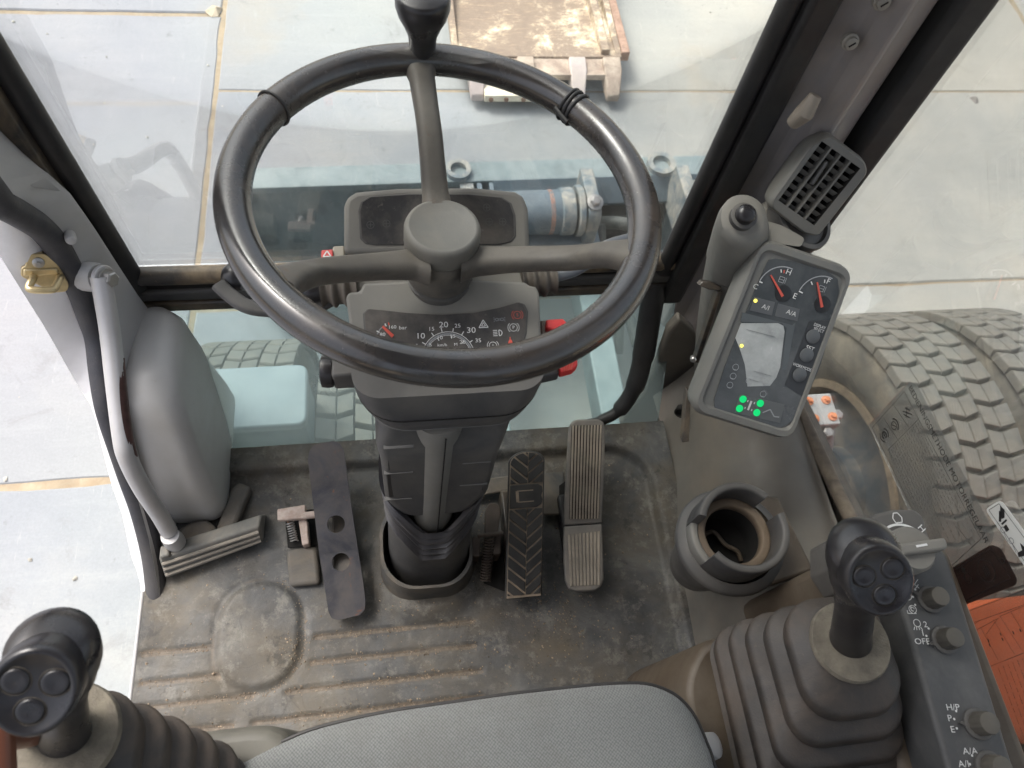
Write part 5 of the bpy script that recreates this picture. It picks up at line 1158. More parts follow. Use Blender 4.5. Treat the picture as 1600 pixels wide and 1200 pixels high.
for s_, px, py, sz in (('A/I', 1197, 480.5, .0078), ('A/A', 1237, 489.5, .0078), ('DISPLAY', 1281.5, 510, .0052), ('SELECT', 1280, 516, .0052), ('SET', 1266.5, 544.5, .0068), ('WORKMODE', 1254, 574, .0052), ('H', 1233, 425.5, .0095), ('F', 1295, 440, .0095), ('E', 1242.5, 463, .0095), ('C', 1181, 448, .0085)):
    text('key_lettering' if len(s_) > 1 else 'dial_letter', s_, TMat(px, py, -.02, Z+.0010), sz, m_white, mon, sx=1.05 if len(s_) < 5 else .82)
def marc(b, px, py, pr, a0, a1, w):
    x, y = uvM(px, py); x2, y2 = uvM(px+pr, py); arc(b, TM, x, y, math.hypot(x2-x, y2-y), a0, a1, w, 22, Z+.001)
m_psym = mat('pale_symbol', (.36, .37, .38), .5)
for px in ((1220, 456), (1282, 471)):
    bm = NB(); marc(bm, px[0], px[1], 37, 82, 172, .0012); obj('gauge_arc', bm, m_psym, mon, flat=True, recalc=False)
for a, b_, bb in (((1187, 440), (1192, 442), bmW), ((1221, 421), (1221.5, 426), bmW), ((1226, 422), (1225.5, 427), bmR), ((1249, 455), (1255, 458), bmW), ((1268, 440), (1270, 445), bmW), ((1289.5, 437), (1289, 442), bmW)):
    ln(bb, TM, *uvM(*a), *uvM(*b_), .0014, Z+.001)
for px, py in ((1222, 437), (1284, 451)):
    x, y = uvM(px, py); h = .0032
    for a, b_ in (((-h, -h), (h, -h)), ((h, -h), (h, h)), ((h, h), (-h, h)), ((-h, h), (-h, -h)), ((-h, 0), (h, 0)), ((h*1.6, -h), (h*1.6, h*1.2))): ln(bmG, TM, x+a[0], y+a[1], x+b_[0], y+b_[1], .0006, Z+.001)
for px, py in ((1150, 574), (1146, 588), (1141, 602), (1193, 616), (1171, 595), (1198, 597)):
    x, y = uvM(px, py); arc(bmG, TM, x, y, .0038, 0, 360, .0006, 12, Z+.001); ln(bmG, TM, x-.002, y-.003, x+.003, y-.003, .0006, Z+.001)
for a, b_ in (((1192, 645), (1204, 640)), ((1204, 640), (1210, 651)), ((1210, 651), (1218, 652))): ln(bmG, TM, *uvM(*a), *uvM(*b_), .0014, Z+.0012)
x, y = uvM(1172, 634)
ln(bmW, TM, x, y-.006, x, y+.006, .0026, Z+.001)
for sx_ in (-1, 1):
    for sy_ in (-1, 1): ln(bmW, TM, x+sx_*.0045, y+sy_*.0045-.0012, x+sx_*.0045, y+sy_*.0045+.0012, .0014, Z+.001)
obj('machine_symbol', bmW, m_white, mon, flat=True, recalc=False); obj('faint_symbol', bmG, m_psym, mon, flat=True, recalc=False); obj('red_tick', bmR, m_redp, mon, flat=True, recalc=False)
for a, b_ in (((1204.5, 430), (1223, 463)), ((1277, 441), (1284.5, 480))):
    T = TMat(*b_); bm = NB(); lathe(bm, [(.0098, -.0006), (.0098, .0002), (.009, .0006)], T @ M.Translation(V((0, .0035, 0))), 24); obj('dial_hub', bm, mat('hub_black', (.018, .018, .02), .4), mon)
    (x0, y0), (x1, y1) = uvM(*a), uvM(*b_); d = V((x1-x0, y1-y0)).normalized(); n_ = V((-d.y, d.x)); bm = NB()
    prism(bm, [TM @ V((x0+n_.x*.0007, y0+n_.y*.0007, Z+.0012)), TM @ V((x1+n_.x*.0016, y1+n_.y*.0016, Z+.0012)), TM @ V((x1-n_.x*.0016, y1-n_.y*.0016, Z+.0012)), TM @ V((x0-n_.x*.0007, y0-n_.y*.0007, Z+.0012))], MN*.0012); obj('needle', bm, m_redp, mon)
for px, py, r in ((1181, 470, .0022), (1159.5, 540.5, .0020)):
    bm = NB(); lathe(bm, [(r, 0), (r, .0004), (r*.5, .0009)], TMat(px, py), 14); obj('yellow_lamp', bm, m_yled, mon)
for px, py in ((1161.5, 624), (1188.5, 630.5), (1156, 638.5), (1183, 645)):
    bm = NB(); lathe(bm, [(.0045, 0), (.0045, .0005)], TMat(px, py), 24); obj('green_lamp', bm, m_gled, mon)

# ------------------------------------------------------------------ duct tower that carries monitor and vent
tow = thing('duct_tower', 'rounded grey duct tower with a black push knob beside the monitor', 'duct tower', (.43, .47, .15))
def trg(c, w, d, r, tilt): 
    T = M.Translation(V(c)) @ M.Rotation(tilt, 4, 'X'); return [T @ V((a, b, 0)) for a, b in rrect(w, d, r, 7)]
def tc3(px, py, y): return Py(px, py, y)
bm = NB(); loft(bm, [trg(tc3(1112, 690, .52), .075, .08, .03, 0), trg(tc3(1114, 610, .525), .070, .076, .03, .05), trg(tc3(1122, 530, .525), .067, .072, .028, .1), trg(tc3(1135, 452, .525), .066, .070, .028, .15), trg(tc3(1144, 412, .522), .065, .068, .028, .2)]); obj('lower_tower', bm, m_plas, tow, angle=60)
bm = NB(); loft(bm, [trg(tc3(1144, 410, .522), .0665, .0695, .028, .2), trg(tc3(1154, 375, .520), .066, .068, .030, .25), trg(tc3(1161, 352, .516), .064, .066, .031, .3), trg(tc3(1163, 342, .514), .056, .058, .027, .35), trg(tc3(1163.5, 340, .513), .04, .04, .019, .35)]); obj('upper_tower', bm, m_plas, tow, angle=60)
bm = NB(); prism(bm, round_poly([Pz(*q, .500) for q in ((1158, 352), (1185, 341), (1222, 352), (1258, 372), (1252, 386), (1195, 378), (1168, 392))], .005), V((0, .05, -.07))); obj('shoulder', bm, m_plas, tow, bevel=.008, seg=4)
p = tc3(1162, 338, .510); T = fz(p, (-.05, -.35, 1)); bm = NB(); lathe(bm, [(.0150, -.012), (.0155, .002), (.0130, .003)], T, 28); obj('knob_socket', bm, m_plasd, tow)
bm = NB(); lathe(bm, [(.0115, .002), (.0115, .008), (.0095, .0115), (.0045, .0130), (0, .0132)], T, 28, True, False); obj('push_knob', bm, m_grip, tow, angle=60)
# black stay with an angled flange on the flank of the tower
dS = (V((.385, .455, .40))-CAM).dot(VD)
st = thing('black_stay', 'thin black steel stay with a bent top flange left of the monitor', 'stay', Pd(1120, 455, dS))
a, b, c, d = Pd(1122, 456, dS), Pd(1128, 458, dS), Pd(1092, 568, dS+.10), Pd(1085, 566, dS+.10)
bm = NB(); prism(bm, [a, b, c, d], V((0, .010, -.006))); obj('strip', bm, m_blkw, st, bevel=.001)
bm = NB(); prism(bm, [Pd(*p, dS) for p in ((1092, 446), (1098, 440), (1110, 441), (1128, 448), (1126, 455), (1108, 453))], V((0, .008, -.006))); obj('flange', bm, m_blkw, st, bevel=.001)
bm = NB(); lathe(bm, [(.004, -.003), (.0045, .004), (.003, .006)], fz(Pd(1083, 560, dS+.094), (-.3, -.8, .5)), 10); obj('stay_screw', bm, m_metal, st)
bm = NB(); prism(bm, [Pd(*p, .97) for p in ((1073, 610), (1080, 612), (1077, 690), (1066, 692))], V((0, .010, -.006))); obj('slot_strip', bm, m_blkw, st, bevel=.001)

# ------------------------------------------------------------------ air vent
KV = .75
VP = CAM+(V((.640, .726, .345))-CAM)*KV
VX, VY = V((.858, -.379, -.347)).normalized(), V((.49, .399, .775)); VY = (VY-VX*VY.dot(VX)).normalized(); VN = VX.cross(VY)
TV = frame(VP, VX, VY, VN)
vent = thing('air_vent', 'grey air vent nozzle with a dark slatted grille above the monitor', 'air vent', VP)
def PV(px, py, off=0.0): return Ppl(px, py, VP+VN*off, VN)
vo = [(1297, 210), (1352, 252), (1357, 270), (1279, 370), (1258, 366), (1205, 325), (1206, 314), (1268, 226)]
vin = [(1284, 220.5), (1344, 263), (1272, 352), (1216, 313)]
def vr(pts, k, off, r=.006):
    P = [PV(*p) for p in pts]; c = sum(P, V())/len(P); return [c+(p-c)*k+VN*off for p in round_poly(P, r, 4)]
bm = NB(); loft(bm, [vr(vo, .72, -.060), vr(vo, .98, -.032), vr(vo, 1.03, -.012), vr(vo, 1.0, -.002), vr(vo, .96, 0)], True, False)
# face ring down to the grille opening
m_vent = mat('vent_plastic', (.125, .125, .118), .48, var=.08, dust=DUST, dust_amt=.3, updust=.35)
ip = [PV(*p) for p in vin]
def inner(n, off):
    out = []
    for i in range(4):
        a, b = ip[i], ip[(i+1) % 4]
        for k in range(n): out.append(a.lerp(b, k/n)+VN*off)
    return out
obj('vent_shell', bm, m_vent, vent, angle=45)
fo = vr(vo, .96, 0); 
bm = NB(); edges = []
for lp in (fo, ip):
    vs = [bm.verts.new(p+VN*.0004) for p in lp]; edges += [bm.edges.new((vs[i], vs[(i+1) % len(vs)])) for i in range(len(vs))]
bmesh.ops.triangle_fill(bm, edges=edges, use_beauty=True); obj('face_frame', bm, m_vent, vent, flat=True)
bm = NB(); loft(bm, [[p+VN*.0004 for p in ip], [p-VN*.022 for p in ip]], False, True); obj('duct_throat', bm, m_gap, vent, flat=True)
vtl, vtr, vbr, vbl = ip
for k in (1, 2, 3):
    a, b = vtl.lerp(vtr, k/4), vbl.lerp(vbr, k/4); w = (vtr-vtl).normalized()*.0011
    bm = NB(); prism(bm, [a-w, a+w, b+w, b-w], -VN*.012); obj('vane', bm, m_vent, vent)
for k in range(8):
    f = (k+.75)/8.1; a, b = vtl.lerp(vbl, f), vtr.lerp(vbr, f); dn = (vbl-vtl).normalized()
    bm = NB(); prism(bm, [a-VN*.0055, b-VN*.0055, b-VN*.010+dn*.0042, a-VN*.010+dn*.0042], (VN-dn)*.0012); obj('slat', bm, m_vent, vent)
bm = NB(); q = [PV(1291, 252, .003), PV(1296, 253, .004), PV(1272, 290, .004), PV(1266, 289, .003)]; prism(bm, q, -VN*.010); obj('direction_tab', bm, mat('tab_plastic', (.06, .06, .06), .45), vent, bevel=.002, seg=3)
# swivel collar below the nozzle
cb = PV(1258, 340, -.026); T = fz(cb, VN*.62+VY*.78)
bm = NB(); lathe(bm, [(.038, -.034), (.0405, -.020), (.0425, -.004), (.0415, .0), (.036, .0005), (.034, -.004)], T, 40); obj('swivel_collar', bm, m_plasd, vent, angle=50)
bm = NB(); lathe(bm, [(.046, -.075), (.0445, -.040), (.0435, -.024), (.0415, -.0225)], T, 40); obj('duct_neck', bm, m_plas, vent, angle=60)

# ------------------------------------------------------------------ cup holder
CZ = .315
cc = Pz(1164, 822, CZ)
cup = thing('cup_holder', 'dark grey plastic cup holder ring with gaps on the side console', 'cup holder', (cc.x, cc.y, .22))
Tc = M.Translation(V((cc.x, cc.y, 0)))
def part_ring(r0, r1, z0, z1, a0, a1, e=.0025, mm=m_plasd, nm='rim_segment'):
    pr = [(r0+e, z0), (r1-e, z0), (r1, z0+e), (r1, z1-e*1.2), (r1-e*.5, z1-e*.3), (r1-e*1.4, z1), (r0+e*1.4, z1), (r0+e*.5, z1-e*.3), (r0, z1-e*1.2), (r0, z0+e)]
    bm = NB(); lathe(bm, pr, Tc, 40, True, True, R_(a0), R_(a1)); return obj(nm, bm, mm, cup, angle=50)
part_ring(.0475, .0575, CZ-.055, CZ, 42, 160); part_ring(.0475, .0575, CZ-.055, CZ, 214, 374)
part_ring(.0470, .0565, CZ-.06, CZ-.034, 158, 216, .002, m_plas, 'gap_sill')
part_ring(.037, .0485, CZ-.052, CZ-.036, 0, 360, .002, mat('cup_ledge', (.14, .105, .075), .7, var=.2, dust=TAN, dust_amt=.3), 'inner_ledge')
bm = NB(); lathe(bm, [(.0385, CZ-.038), (.036, CZ-.085), (.034, CZ-.088), (0, CZ-.088)], Tc, 36, False, False); obj('cup_well', bm, m_gap, cup, angle=60)
bm = NB(); tube(bm, smooth_path([V((cc.x-.024, cc.y+.012, CZ-.084)), V((cc.x-.008, cc.y+.016, CZ-.08)), V((cc.x+.004, cc.y-.002, CZ-.08)), V((cc.x+.018, cc.y-.012, CZ-.08)), V((cc.x+.022, cc.y-.024, CZ-.084))], 6), .003, 8); obj('bent_wire', bm, m_brown, cup)
bm = NB()
def skirt(k, z): return [V((cc.x+(a if a < 0 else a*1.0)*k, cc.y+b*k, z)) for a, b in [(.064*math.cos(t)+.004, .062*math.sin(t)-.002) for t in [2*math.pi*i/40 for i in range(40)]]]
loft(bm, [skirt(.62, .12), skirt(.86, CZ-.105), skirt(1.10, CZ-.075), skirt(1.14, CZ-.064), skirt(1.10, CZ-.058), skirt(.93, CZ-.054)], True, False); obj('skirt', bm, m_plasd, cup, angle=50)
bm = NB(); prism(bm, [V((cc.x+.045, cc.y+.055, CZ-.082)), V((cc.x+.085, cc.y+.05, CZ-.082)), V((cc.x+.105, cc.y-.05, CZ-.082)), V((cc.x+.045, cc.y-.062, CZ-.082))], V((0, 0, .024))); obj('mount_plate', bm, m_brown, cup, bevel=.004)

# ------------------------------------------------------------------ control levers with gaiters
def joystick(label, base, disc_c, head_c, hw0, hd0, dr, hs, face, name='control_lever'):
    base, disc_c, head_c = V(base), V(disc_c), V(head_c)
    t = thing(name, label, 'control lever', base, 'control levers on the two armrest consoles')
    axis = (head_c-disc_c).normalized(); dn = (axis*.35+V((0, 0, 1))).normalized()
    n = 5; L = disc_c-base
    prof = [(0, 1.0), (.10, 1.0)]
    bm = NB(); rings = []
    def gr(f, k, sq):
        c = base+L*f; nrm = V((0, 0, 1)).lerp(dn, f).normalized(); T = fz(c, nrm); w, d = hw0*2*k, hd0*2*k
        r = min(w, d)*(.15+.32*sq*sq); return [T @ V((a, b, 0)) for a, b in rrect(w, d, r, 7)]
    k0 = 1.0; rings.append(gr(0, 1.02, 0)); 
    for i in range(n):
        f0 = .04+.90*i/n; f1 = .04+.90*(i+1)/n; ka = 1-.52*(i/n)**1.05; kb = 1-.52*((i+1)/n)**1.05; sq = i/n
        rings += [gr(f0, ka*.90, sq), gr(f0+(f1-f0)*.06, ka*.965, sq), gr(f0+(f1-f0)*.18, ka*1.0, sq), gr(f0+(f1-f0)*.50, ka*1.0, sq), gr(f0+(f1-f0)*.64, ka*.985, sq), gr(f0+(f1-f0)*.72, ka*.94, sq), gr(f1-(f1-f0)*.05, (ka*.3+kb*.7)*.885, sq)]
    rings.append(gr(.97, .40, 1)); loft(bm, rings, True, True); obj('gaiter', bm, m_gaiter, t, angle=60)
    T = fz(disc_c, dn); bm = NB(); lathe(bm, [(dr*.94, -.008), (dr, -.003), (dr, .001), (dr*.96, .0035), (dr*.8, .0035), (dr*.45, .006)], T, 40); obj('dust_disc', bm, m_dirty, t, angle=50)
    # grip: one continuous skin lofted along a bent spine
    sp = smooth_path([disc_c+axis*.0, disc_c.lerp(head_c, .3), disc_c.lerp(head_c, .62), head_c, head_c+axis*.028*hs], 8); m = len(sp); bm = NB(); rings = []
    fx = V(face).normalized()
    keys = [(0, .0215, .0205), (.15, .0195, .0185), (.38, .0185, .0178), (.52, .0205, .020), (.64, .0265, .0265), (.75, .0300, .0315), (.86, .0290, .031), (.93, .0235, .0255), (.975, .0150, .0165), (1, .004, .004)]
    for i, q in enumerate(sp):
        f = i/(m-1); j = max(a for a in range(len(keys)-1) if keys[a][0] <= f); g = (f-keys[j][0])/(keys[j+1][0]-keys[j][0]); g = g*g*(3-2*g) if 0 < j < 7 else g
        rx = (keys[j][1]*(1-g)+keys[j+1][1]*g)*hs; ry = (keys[j][2]*(1-g)+keys[j+1][2]*g)*hs
        tg = (sp[min(i+1, m-1)]-sp[max(i-1, 0)]).normalized(); u = (fx-tg*fx.dot(tg)).normalized(); w = tg.cross(u)
        rings.append([q+w*rx*math.cos(a)+u*ry*math.sin(a)*(1.0 if math.sin(a) < 0 else .92) for a in [2*math.pi*k/32 for k in range(32)]])
    loft(bm, rings); obj('grip', bm, m_grip, t, angle=80)
    # thumb pad facing the driver with three round buttons
    fc = head_c+fx*.0345*hs-axis*.006*hs; Tf = fz(fc, fx, axis.cross(fx))
    bm = NB(); rr = []
    for k, z in ((1.0, -.024), (1.05, -.004), (1.02, .0035), (.95, .0065), (.86, .0062), (.80, .0045), (.0, .0048)):
        rr.append([Tf @ V((.0265*hs*k*math.cos(a), .0295*hs*k*math.sin(a)*(1 if math.sin(a) > 0 else 1.08), z*hs)) for a in [2*math.pi*j/36 for j in range(36)]])
    loft(bm, rr, True, False); obj('thumb_pad', bm, m_grip, t, angle=70)
    for x, y in ((-.0115, .005), (.0115, .007), (.001, -.014)):
        bm = NB(); lathe(bm, [(.0088*hs, .0035*hs), (.0088*hs, .0052*hs), (.0076*hs, .0060*hs), (.005*hs, .0056*hs), (.0, .0052*hs)], Tf @ M.Translation(V((x*hs, y*hs, 0))), 24, True, False); obj('thumb_button', bm, m_grip, t, angle=60)
        bm = NB(); lathe(bm, [(.0091*hs, .0046*hs), (.0096*hs, .0052*hs), (.0100*hs, .0046*hs)], Tf @ M.Translation(V((x*hs, y*hs, 0))), 24, False, False); obj('button_ring', bm, mat('button_dust', (.040, .034, .027), .7, var=.7, scale=120), t)
    return t
hR = Pd(1348, 872, .565); dR = Pd(1328, 1003, .675)
joystick('black control lever on the right console, its grip beside the throttle dial', (.385, -.005, .345), dR, hR, .081, .090, .0365, .9, (-.25, -.55, .80))
hL = Pd(84, 1030, .425); dL = Pd(102, 1150, .515)
joystick('black control lever at the lower left corner, seen against the white yard floor', (-.222, -.05, .43), dL, hL, .064, .072, .0365, .84, (.12, -.55, .83))
lc = thing('left_console', 'dark olive left console carrying the control lever at the lower left corner', 'console', (-.22, -.2, .1))
bm = NB(); pts = round_poly([V((-.335, .045, .0)), V((-.125, .045, .0)), V((-.105, -.02, .0)), V((-.10, -.5, 0)), V((-.335, -.5, 0))], .03)
loft(bm, [[p+V((0, 0, .16)) for p in pts], [p+V((0, 0, .405)) for p in pts], [V((-.22+(p.x+.22)*.95, p.y-.006, .418)) for p in pts]]); obj('console_box', bm, mat('olive_console', (.095, .092, .078), .5, var=.1, dust=DUST, dust_amt=.3), lc, bevel=.006, seg=3)
bm = NB(); p0, p1 = Pd(-12, 1150, .43), Pd(10, 1200, .45); tube(bm, [p0+V((-.02, .01, -.1)), p0, p1+V((.0, -.03, .0))], .012, 12); obj('lock_lever', bm, mat('lever_red_brown', (.12, .04, .02), .4), lc)

# ------------------------------------------------------------------ seat
seat = thing('driver_seat', 'grey woven driver seat cushion with dark piping at the bottom of the view', 'seat', (.03, -.2, .3))
def fabric():
    m, t, out = nodes('seat_fabric'); b = N(t, 'ShaderNodeBsdfPrincipled'); t.links.new(b.outputs[0], out.inputs[0])
    tc = N(t, 'ShaderNodeTexCoord'); vec = tc.outputs['Object']
    mp = N(t, 'ShaderNodeMapping'); mp.inputs['Rotation'].default_value = (0, 0, R_(45)); mp.inputs['Scale'].default_value = (440, 440, 0); t.links.new(vec, mp.inputs[0])
    ck = N(t, 'ShaderNodeTexVoronoi'); ck.inputs['Scale'].default_value = 1.0; ck.inputs['Randomness'].default_value = .18; t.links.new(mp.outputs[0], ck.inputs['Vector'])
    f = ramp(t, ck.outputs['Distance'], [(.30, 1.0), (.55, 0.0)])
    c = mixc(t, f, (.115, .12, .117), (.19, .198, .192))
    c = mixc(t, math_(t, 'MULTIPLY', ramp(t, noise_(t, vec, 9, 6, .7), [(.48, 0.0), (.70, 1.0)]), .5), c, (.105, .1, .09))
    t.links.new(c, b.inputs['Base Color']); b.inputs['Roughness'].default_value = .9; b.inputs['Sheen Weight'].default_value = .15
    bp = N(t, 'ShaderNodeBump'); bp.inputs['Strength'].default_value = .5; bp.inputs['Distance'].default_value = .0008; t.links.new(f, bp.inputs['Height']); t.links.new(bp.outputs[0], b.inputs['Normal']); return m
m_fab = fabric(); SZ = .42
op = [Pz(*p, SZ) for p in ((300, 1240), (340, 1212), (380, 1190), (440, 1160), (500, 1137), (600, 1114), (700, 1099), (800, 1085), (900, 1074), (960, 1069), (1010, 1069), (1045, 1080), (1068, 1096), (1088, 1122), (1105, 1160), (1120, 1205))]
op += [V((.262, -.14, SZ)), V((.262, -.45, SZ)), V((-.21, -.45, SZ)), V((-.215, -.08, SZ))]
op = smooth_path(op, 4, True); cs = sum(op, V())/len(op)
def sring(k, z): return [V((cs.x+(p.x-cs.x)*k, cs.y+(p.y-cs.y)*k, z)) for p in op]
bm = NB(); loft(bm, [sring(.97, SZ-.10), sring(1.0, SZ-.05), sring(1.005, SZ-.012), sring(.99, SZ+.001), sring(.95, SZ+.011), sring(.86, SZ+.018), sring(.6, SZ+.020), sring(.3, SZ+.016), sring(.02, SZ+.014)]); obj('cushion', bm, m_fab, seat, angle=80)
bm = NB(); tube(bm, sring(1.006, SZ-.006), .0021, 8, closed=True); obj('piping', bm, m_blk, seat)
bm = NB(); loft(bm, [[V((-.2+.45*a, -.47-.12*z, .42+.62*z)) for a, z in ((0, 0), (1, 0), (.95, 1), (.05, 1))], [V((-.2+.45*a, -.60-.12*z, .40+.62*z)) for a, z in ((0, 0), (1, 0), (.95, 1), (.05, 1))]]); obj('backrest', bm, m_fab, seat, bevel=.04, seg=4)
bm = NB(); bx(bm, -.19, .24, -.45, .0, .02, .31); obj('seat_base', bm, m_blkw, seat, bevel=.02)
bm = NB(); lathe(bm, [(.012, -.02), (.014, 0), (.012, .012), (.004, .015)], fz(Pz(1102, 1168, .36)+V((.0, 0, 0)), (.6, .1, .7)), 18); obj('adjuster_knob', bm, m_trim, seat)

# ------------------------------------------------------------------ switch panel with knobs
SPZ = .455
sw = thing('switch_panel', 'dark grey switch panel strip with rotary knobs and white lettering', 'switch panel', (.49, .05, SPZ))
def PSW(px, py, off=0.0): return Pz(px, py, SPZ+off)
sp4 = [PSW(*p) for p in ((1392, 888), (1462, 846), (1482, 868), (1586, 1240), (1482, 1240), (1440, 1100))]
m_swp = mat('panel_plastic', (.052, .054, .056), .5, var=.15, dust=(.22, .21, .2), dust_amt=.4, dust_scale=10, updust=.2)
bm = NB(); q = [p for p in sp4]
prism(bm, [sp4[0], sp4[1], sp4[2], sp4[3]+V((0, -.1, 0)), sp4[4]+V((0, -.1, 0))], V((0, 0, -.10))); obj('panel_body', bm, m_swp, sw, bevel=.005, seg=3)
dx_ = (PSW(1570, 1190)-PSW(1482, 880)).normalized()*-1    # panel long axis pointing forward
def TS(px, py, rot=0.0, off=.0008):
    return fz(PSW(px, py, off), (0, 0, 1), (dx_.y, -dx_.x, 0)) @ M.Rotation(rot, 4, 'Z')
def knob(px, py, r, ptr):
    T = TS(px, py, 0, 0)
    bm = NB(); lathe(bm, [(r*1.35, 0), (r*1.35, .003), (r*1.2, .0042), (r*1.0, .0042)], T, 32); kb_ = obj('rotary_knob', bm, m_plasd, sw, angle=50)
    bm = NB(); a = ptr; pts = [(r*1.1*math.cos(a+.3), r*1.1*math.sin(a+.3)), (r*1.9*math.cos(a), r*1.9*math.sin(a)), (r*1.1*math.cos(a-.3), r*1.1*math.sin(a-.3))]
    prism(bm, [T @ V((x, y, .0032)) for x, y in pts], V((0, 0, -.003))); obj('pointer', bm, m_plasd, kb_)
    rings = []; nn = 48
    for z, s_ in ((.003, 1.0), (.016, .95), (.0185, .90), (.019, .80)):
        rings.append([T @ V((r*s_*(1+(.05 if (k//2) % 2 and z < .017 else 0))*math.cos(2*math.pi*k/nn), r*s_*(1+(.05 if (k//2) % 2 and z < .017 else 0))*math.sin(2*math.pi*k/nn), z)) for k in range(nn)])
    bm = NB(); loft(bm, rings); obj('cap', bm, mat('knob_plastic', (.05, .046, .04), .5, var=.12, dust=DUST, dust_amt=.25, updust=.3), kb_, angle=40)
W3 = R_(180)
knob(1452, 937, .0098, R_(158)); knob(1474, 1000, .0098, R_(195)); knob(1526, 1131, .0102, R_(178)); knob(1545, 1199, .0102, R_(185))
bmW = NB()
for s_, px, py, sz in (('2', 1446, 976, .0078), ('1', 1442, 989.5, .0078), ('OFF', 1441, 1002.5, .0078), ('H/P', 1489, 1105.5, .0078), ('P', 1484, 1122.5, .0078), ('E', 1488.5, 1140, .0078), ('A/A', 1516, 1174, .0078), ('A/I', 1506, 1194, .0078)):
    join_text(bmW, s_, TS(px, py), sz, sx=1.15)
for px, py in ((1430, 921), (1426.5, 932.5), (1430, 945), (1451, 982), (1447.5, 993.5), (1450.5, 1006.5), (1494, 1111), (1491, 1123.5), (1495, 1138), (1519, 1180.5), (1515.5, 1194)): disc(bmW, TS(px, py), 0, 0, .0011, 10)
def sym(px, py, strokes=(), arcs=()):
    T = TS(px, py)
    for a in strokes: ln(bmW, T, *a, .0007)
    for a in arcs: arc(bmW, T, *a, .0007, 12)
sym(1429, 913, ((-.004, -.004, .005, .005), (-.004, .004, .004, -.004), (0, -.004, .004, 0), (-.004, 0, 0, .004)))
sym(1418, 931, ((-.002, -.003, .003, .003),), ((0, 0, .0042, 0, 360), (0, 0, .0065, 60, 170)))
sym(1426, 952, ((-.006, -.004, .003, -.004), (-.006, -.001, -.006, -.004)), ((0, 0, .0038, -80, 250), (0, 0, .0018, 0, 300), (.001, .001, .0028, 90, 240)))
sym(1432, 976, ((-.004, -.005, -.0025, -.002), (-.001, -.005, -.0005, -.002), (.002, -.005, .0018, -.002), (.005, -.005, .0036, -.002)), ((.001, .0015, .0035, 0, 360),))
obj('white_lettering', bmW, m_white, sw, flat=True, recalc=False)
# throttle dial in its own bezel in front of the strip
th = thing('throttle_dial', 'grey throttle dial with a finger ridge in a rounded bezel beside the right lever', 'dial', (.45, .14, .47))
TZ = .478
bm = NB(); o = [Pz(*p, TZ) for p in ((1350, 812), (1372, 801), (1400, 795), (1430, 795), (1443, 805), (1452, 836), (1466, 866), (1462, 885), (1420, 905), (1380, 900), (1352, 860))]
loft(bm, [[p+V((0, 0, -.12)) for p in o], [p+V((0, 0, -.004)) for p in o], [V((.975*p.x+.025*o[0].lerp(o[6], .5).x, .975*p.y+.025*o[0].lerp(o[6], .5).y, TZ)) for p in o]]); obj('bezel', bm, m_plasd, th, bevel=.003, seg=3)
tc_ = Pz(1416, 862, TZ+.006); T = fz(tc_, (0, 0, 1))
bm = NB(); lathe(bm, [(.0215, -.006), (.0225, -.002), (.0225, .010), (.020, .014), (.0, .0145)], T, 40, True, False); obj('dial_knob', bm, m_plas, th, angle=50)
rd = (Pz(1466, 855, TZ)-Pz(1380, 870, TZ)); rd.z = 0; rd.normalize(); T2_ = frame(tc_+V((0, 0, .022)), rd, V((-rd.y, rd.x, 0)), (0, 0, 1))
bm = NB(); prism(bm, [T2_ @ V((x, y, 0)) for x, y in ((-.025, -.0055), (.027, -.0075), (.030, -.003), (.030, .004), (-.025, .0055))], V((0, 0, -.016))); obj('finger_ridge', bm, m_plas, th, bevel=.003, seg=3)
bm = NB(); T = M.Translation(V((0, 0, .0006))) @ T2_; ln(bm, T, -.004, 0, .008, 0, .0022); obj('dial_mark', bm, m_white, th, flat=True, recalc=False)
bm = NB(); T = fz(Pz(1402, 809, TZ+.0007), (0, 0, 1)); h = .005
for a in ((-h*.7, -h, h*.7, -h), (h*.7, -h, h, .0), (h, 0, h*.4, h), (h*.4, h, -h*.5, h), (-h*.5, h, -h, 0), (-h, 0, -h*.7, -h)): ln(bm, T, *a, .0010)
join_text(bm, 'H', fz(Pz(1440, 826, TZ+.0007), (0, 0, 1)) @ M.Rotation(R_(-60), 4, 'Z'), .010)
cxy = T.inverted() @ Pz(1416, 862, TZ+.0007); arc(bm, T, cxy.x, cxy.y, .0275, 40, 130, .0024, 18); obj('dial_symbols', bm, m_white, th, flat=True, recalc=False)

# ------------------------------------------------------------------ films stuck on the inside of the right window
GX = .5975
def PG(px, py, off=0.0): return Px(px, py, GX-off)
m_film = glass('sticker_film', (.90, .905, .895), (.55, .56, .55), .07, .15, 9)
fm = thing('instruction_film', 'clear instruction film with black text about the throttle stuck on the right window', 'sticker', PG(1450, 740))
fo_ = [PG(*p) for p in ((1357, 664), (1420, 596), (1432, 602), (1552, 832), (1548, 848), (1470, 905))]
bm = NB(); prism(bm, fo_, V((.0012, 0, 0))); obj('film', bm, m_film, fm, flat=True)
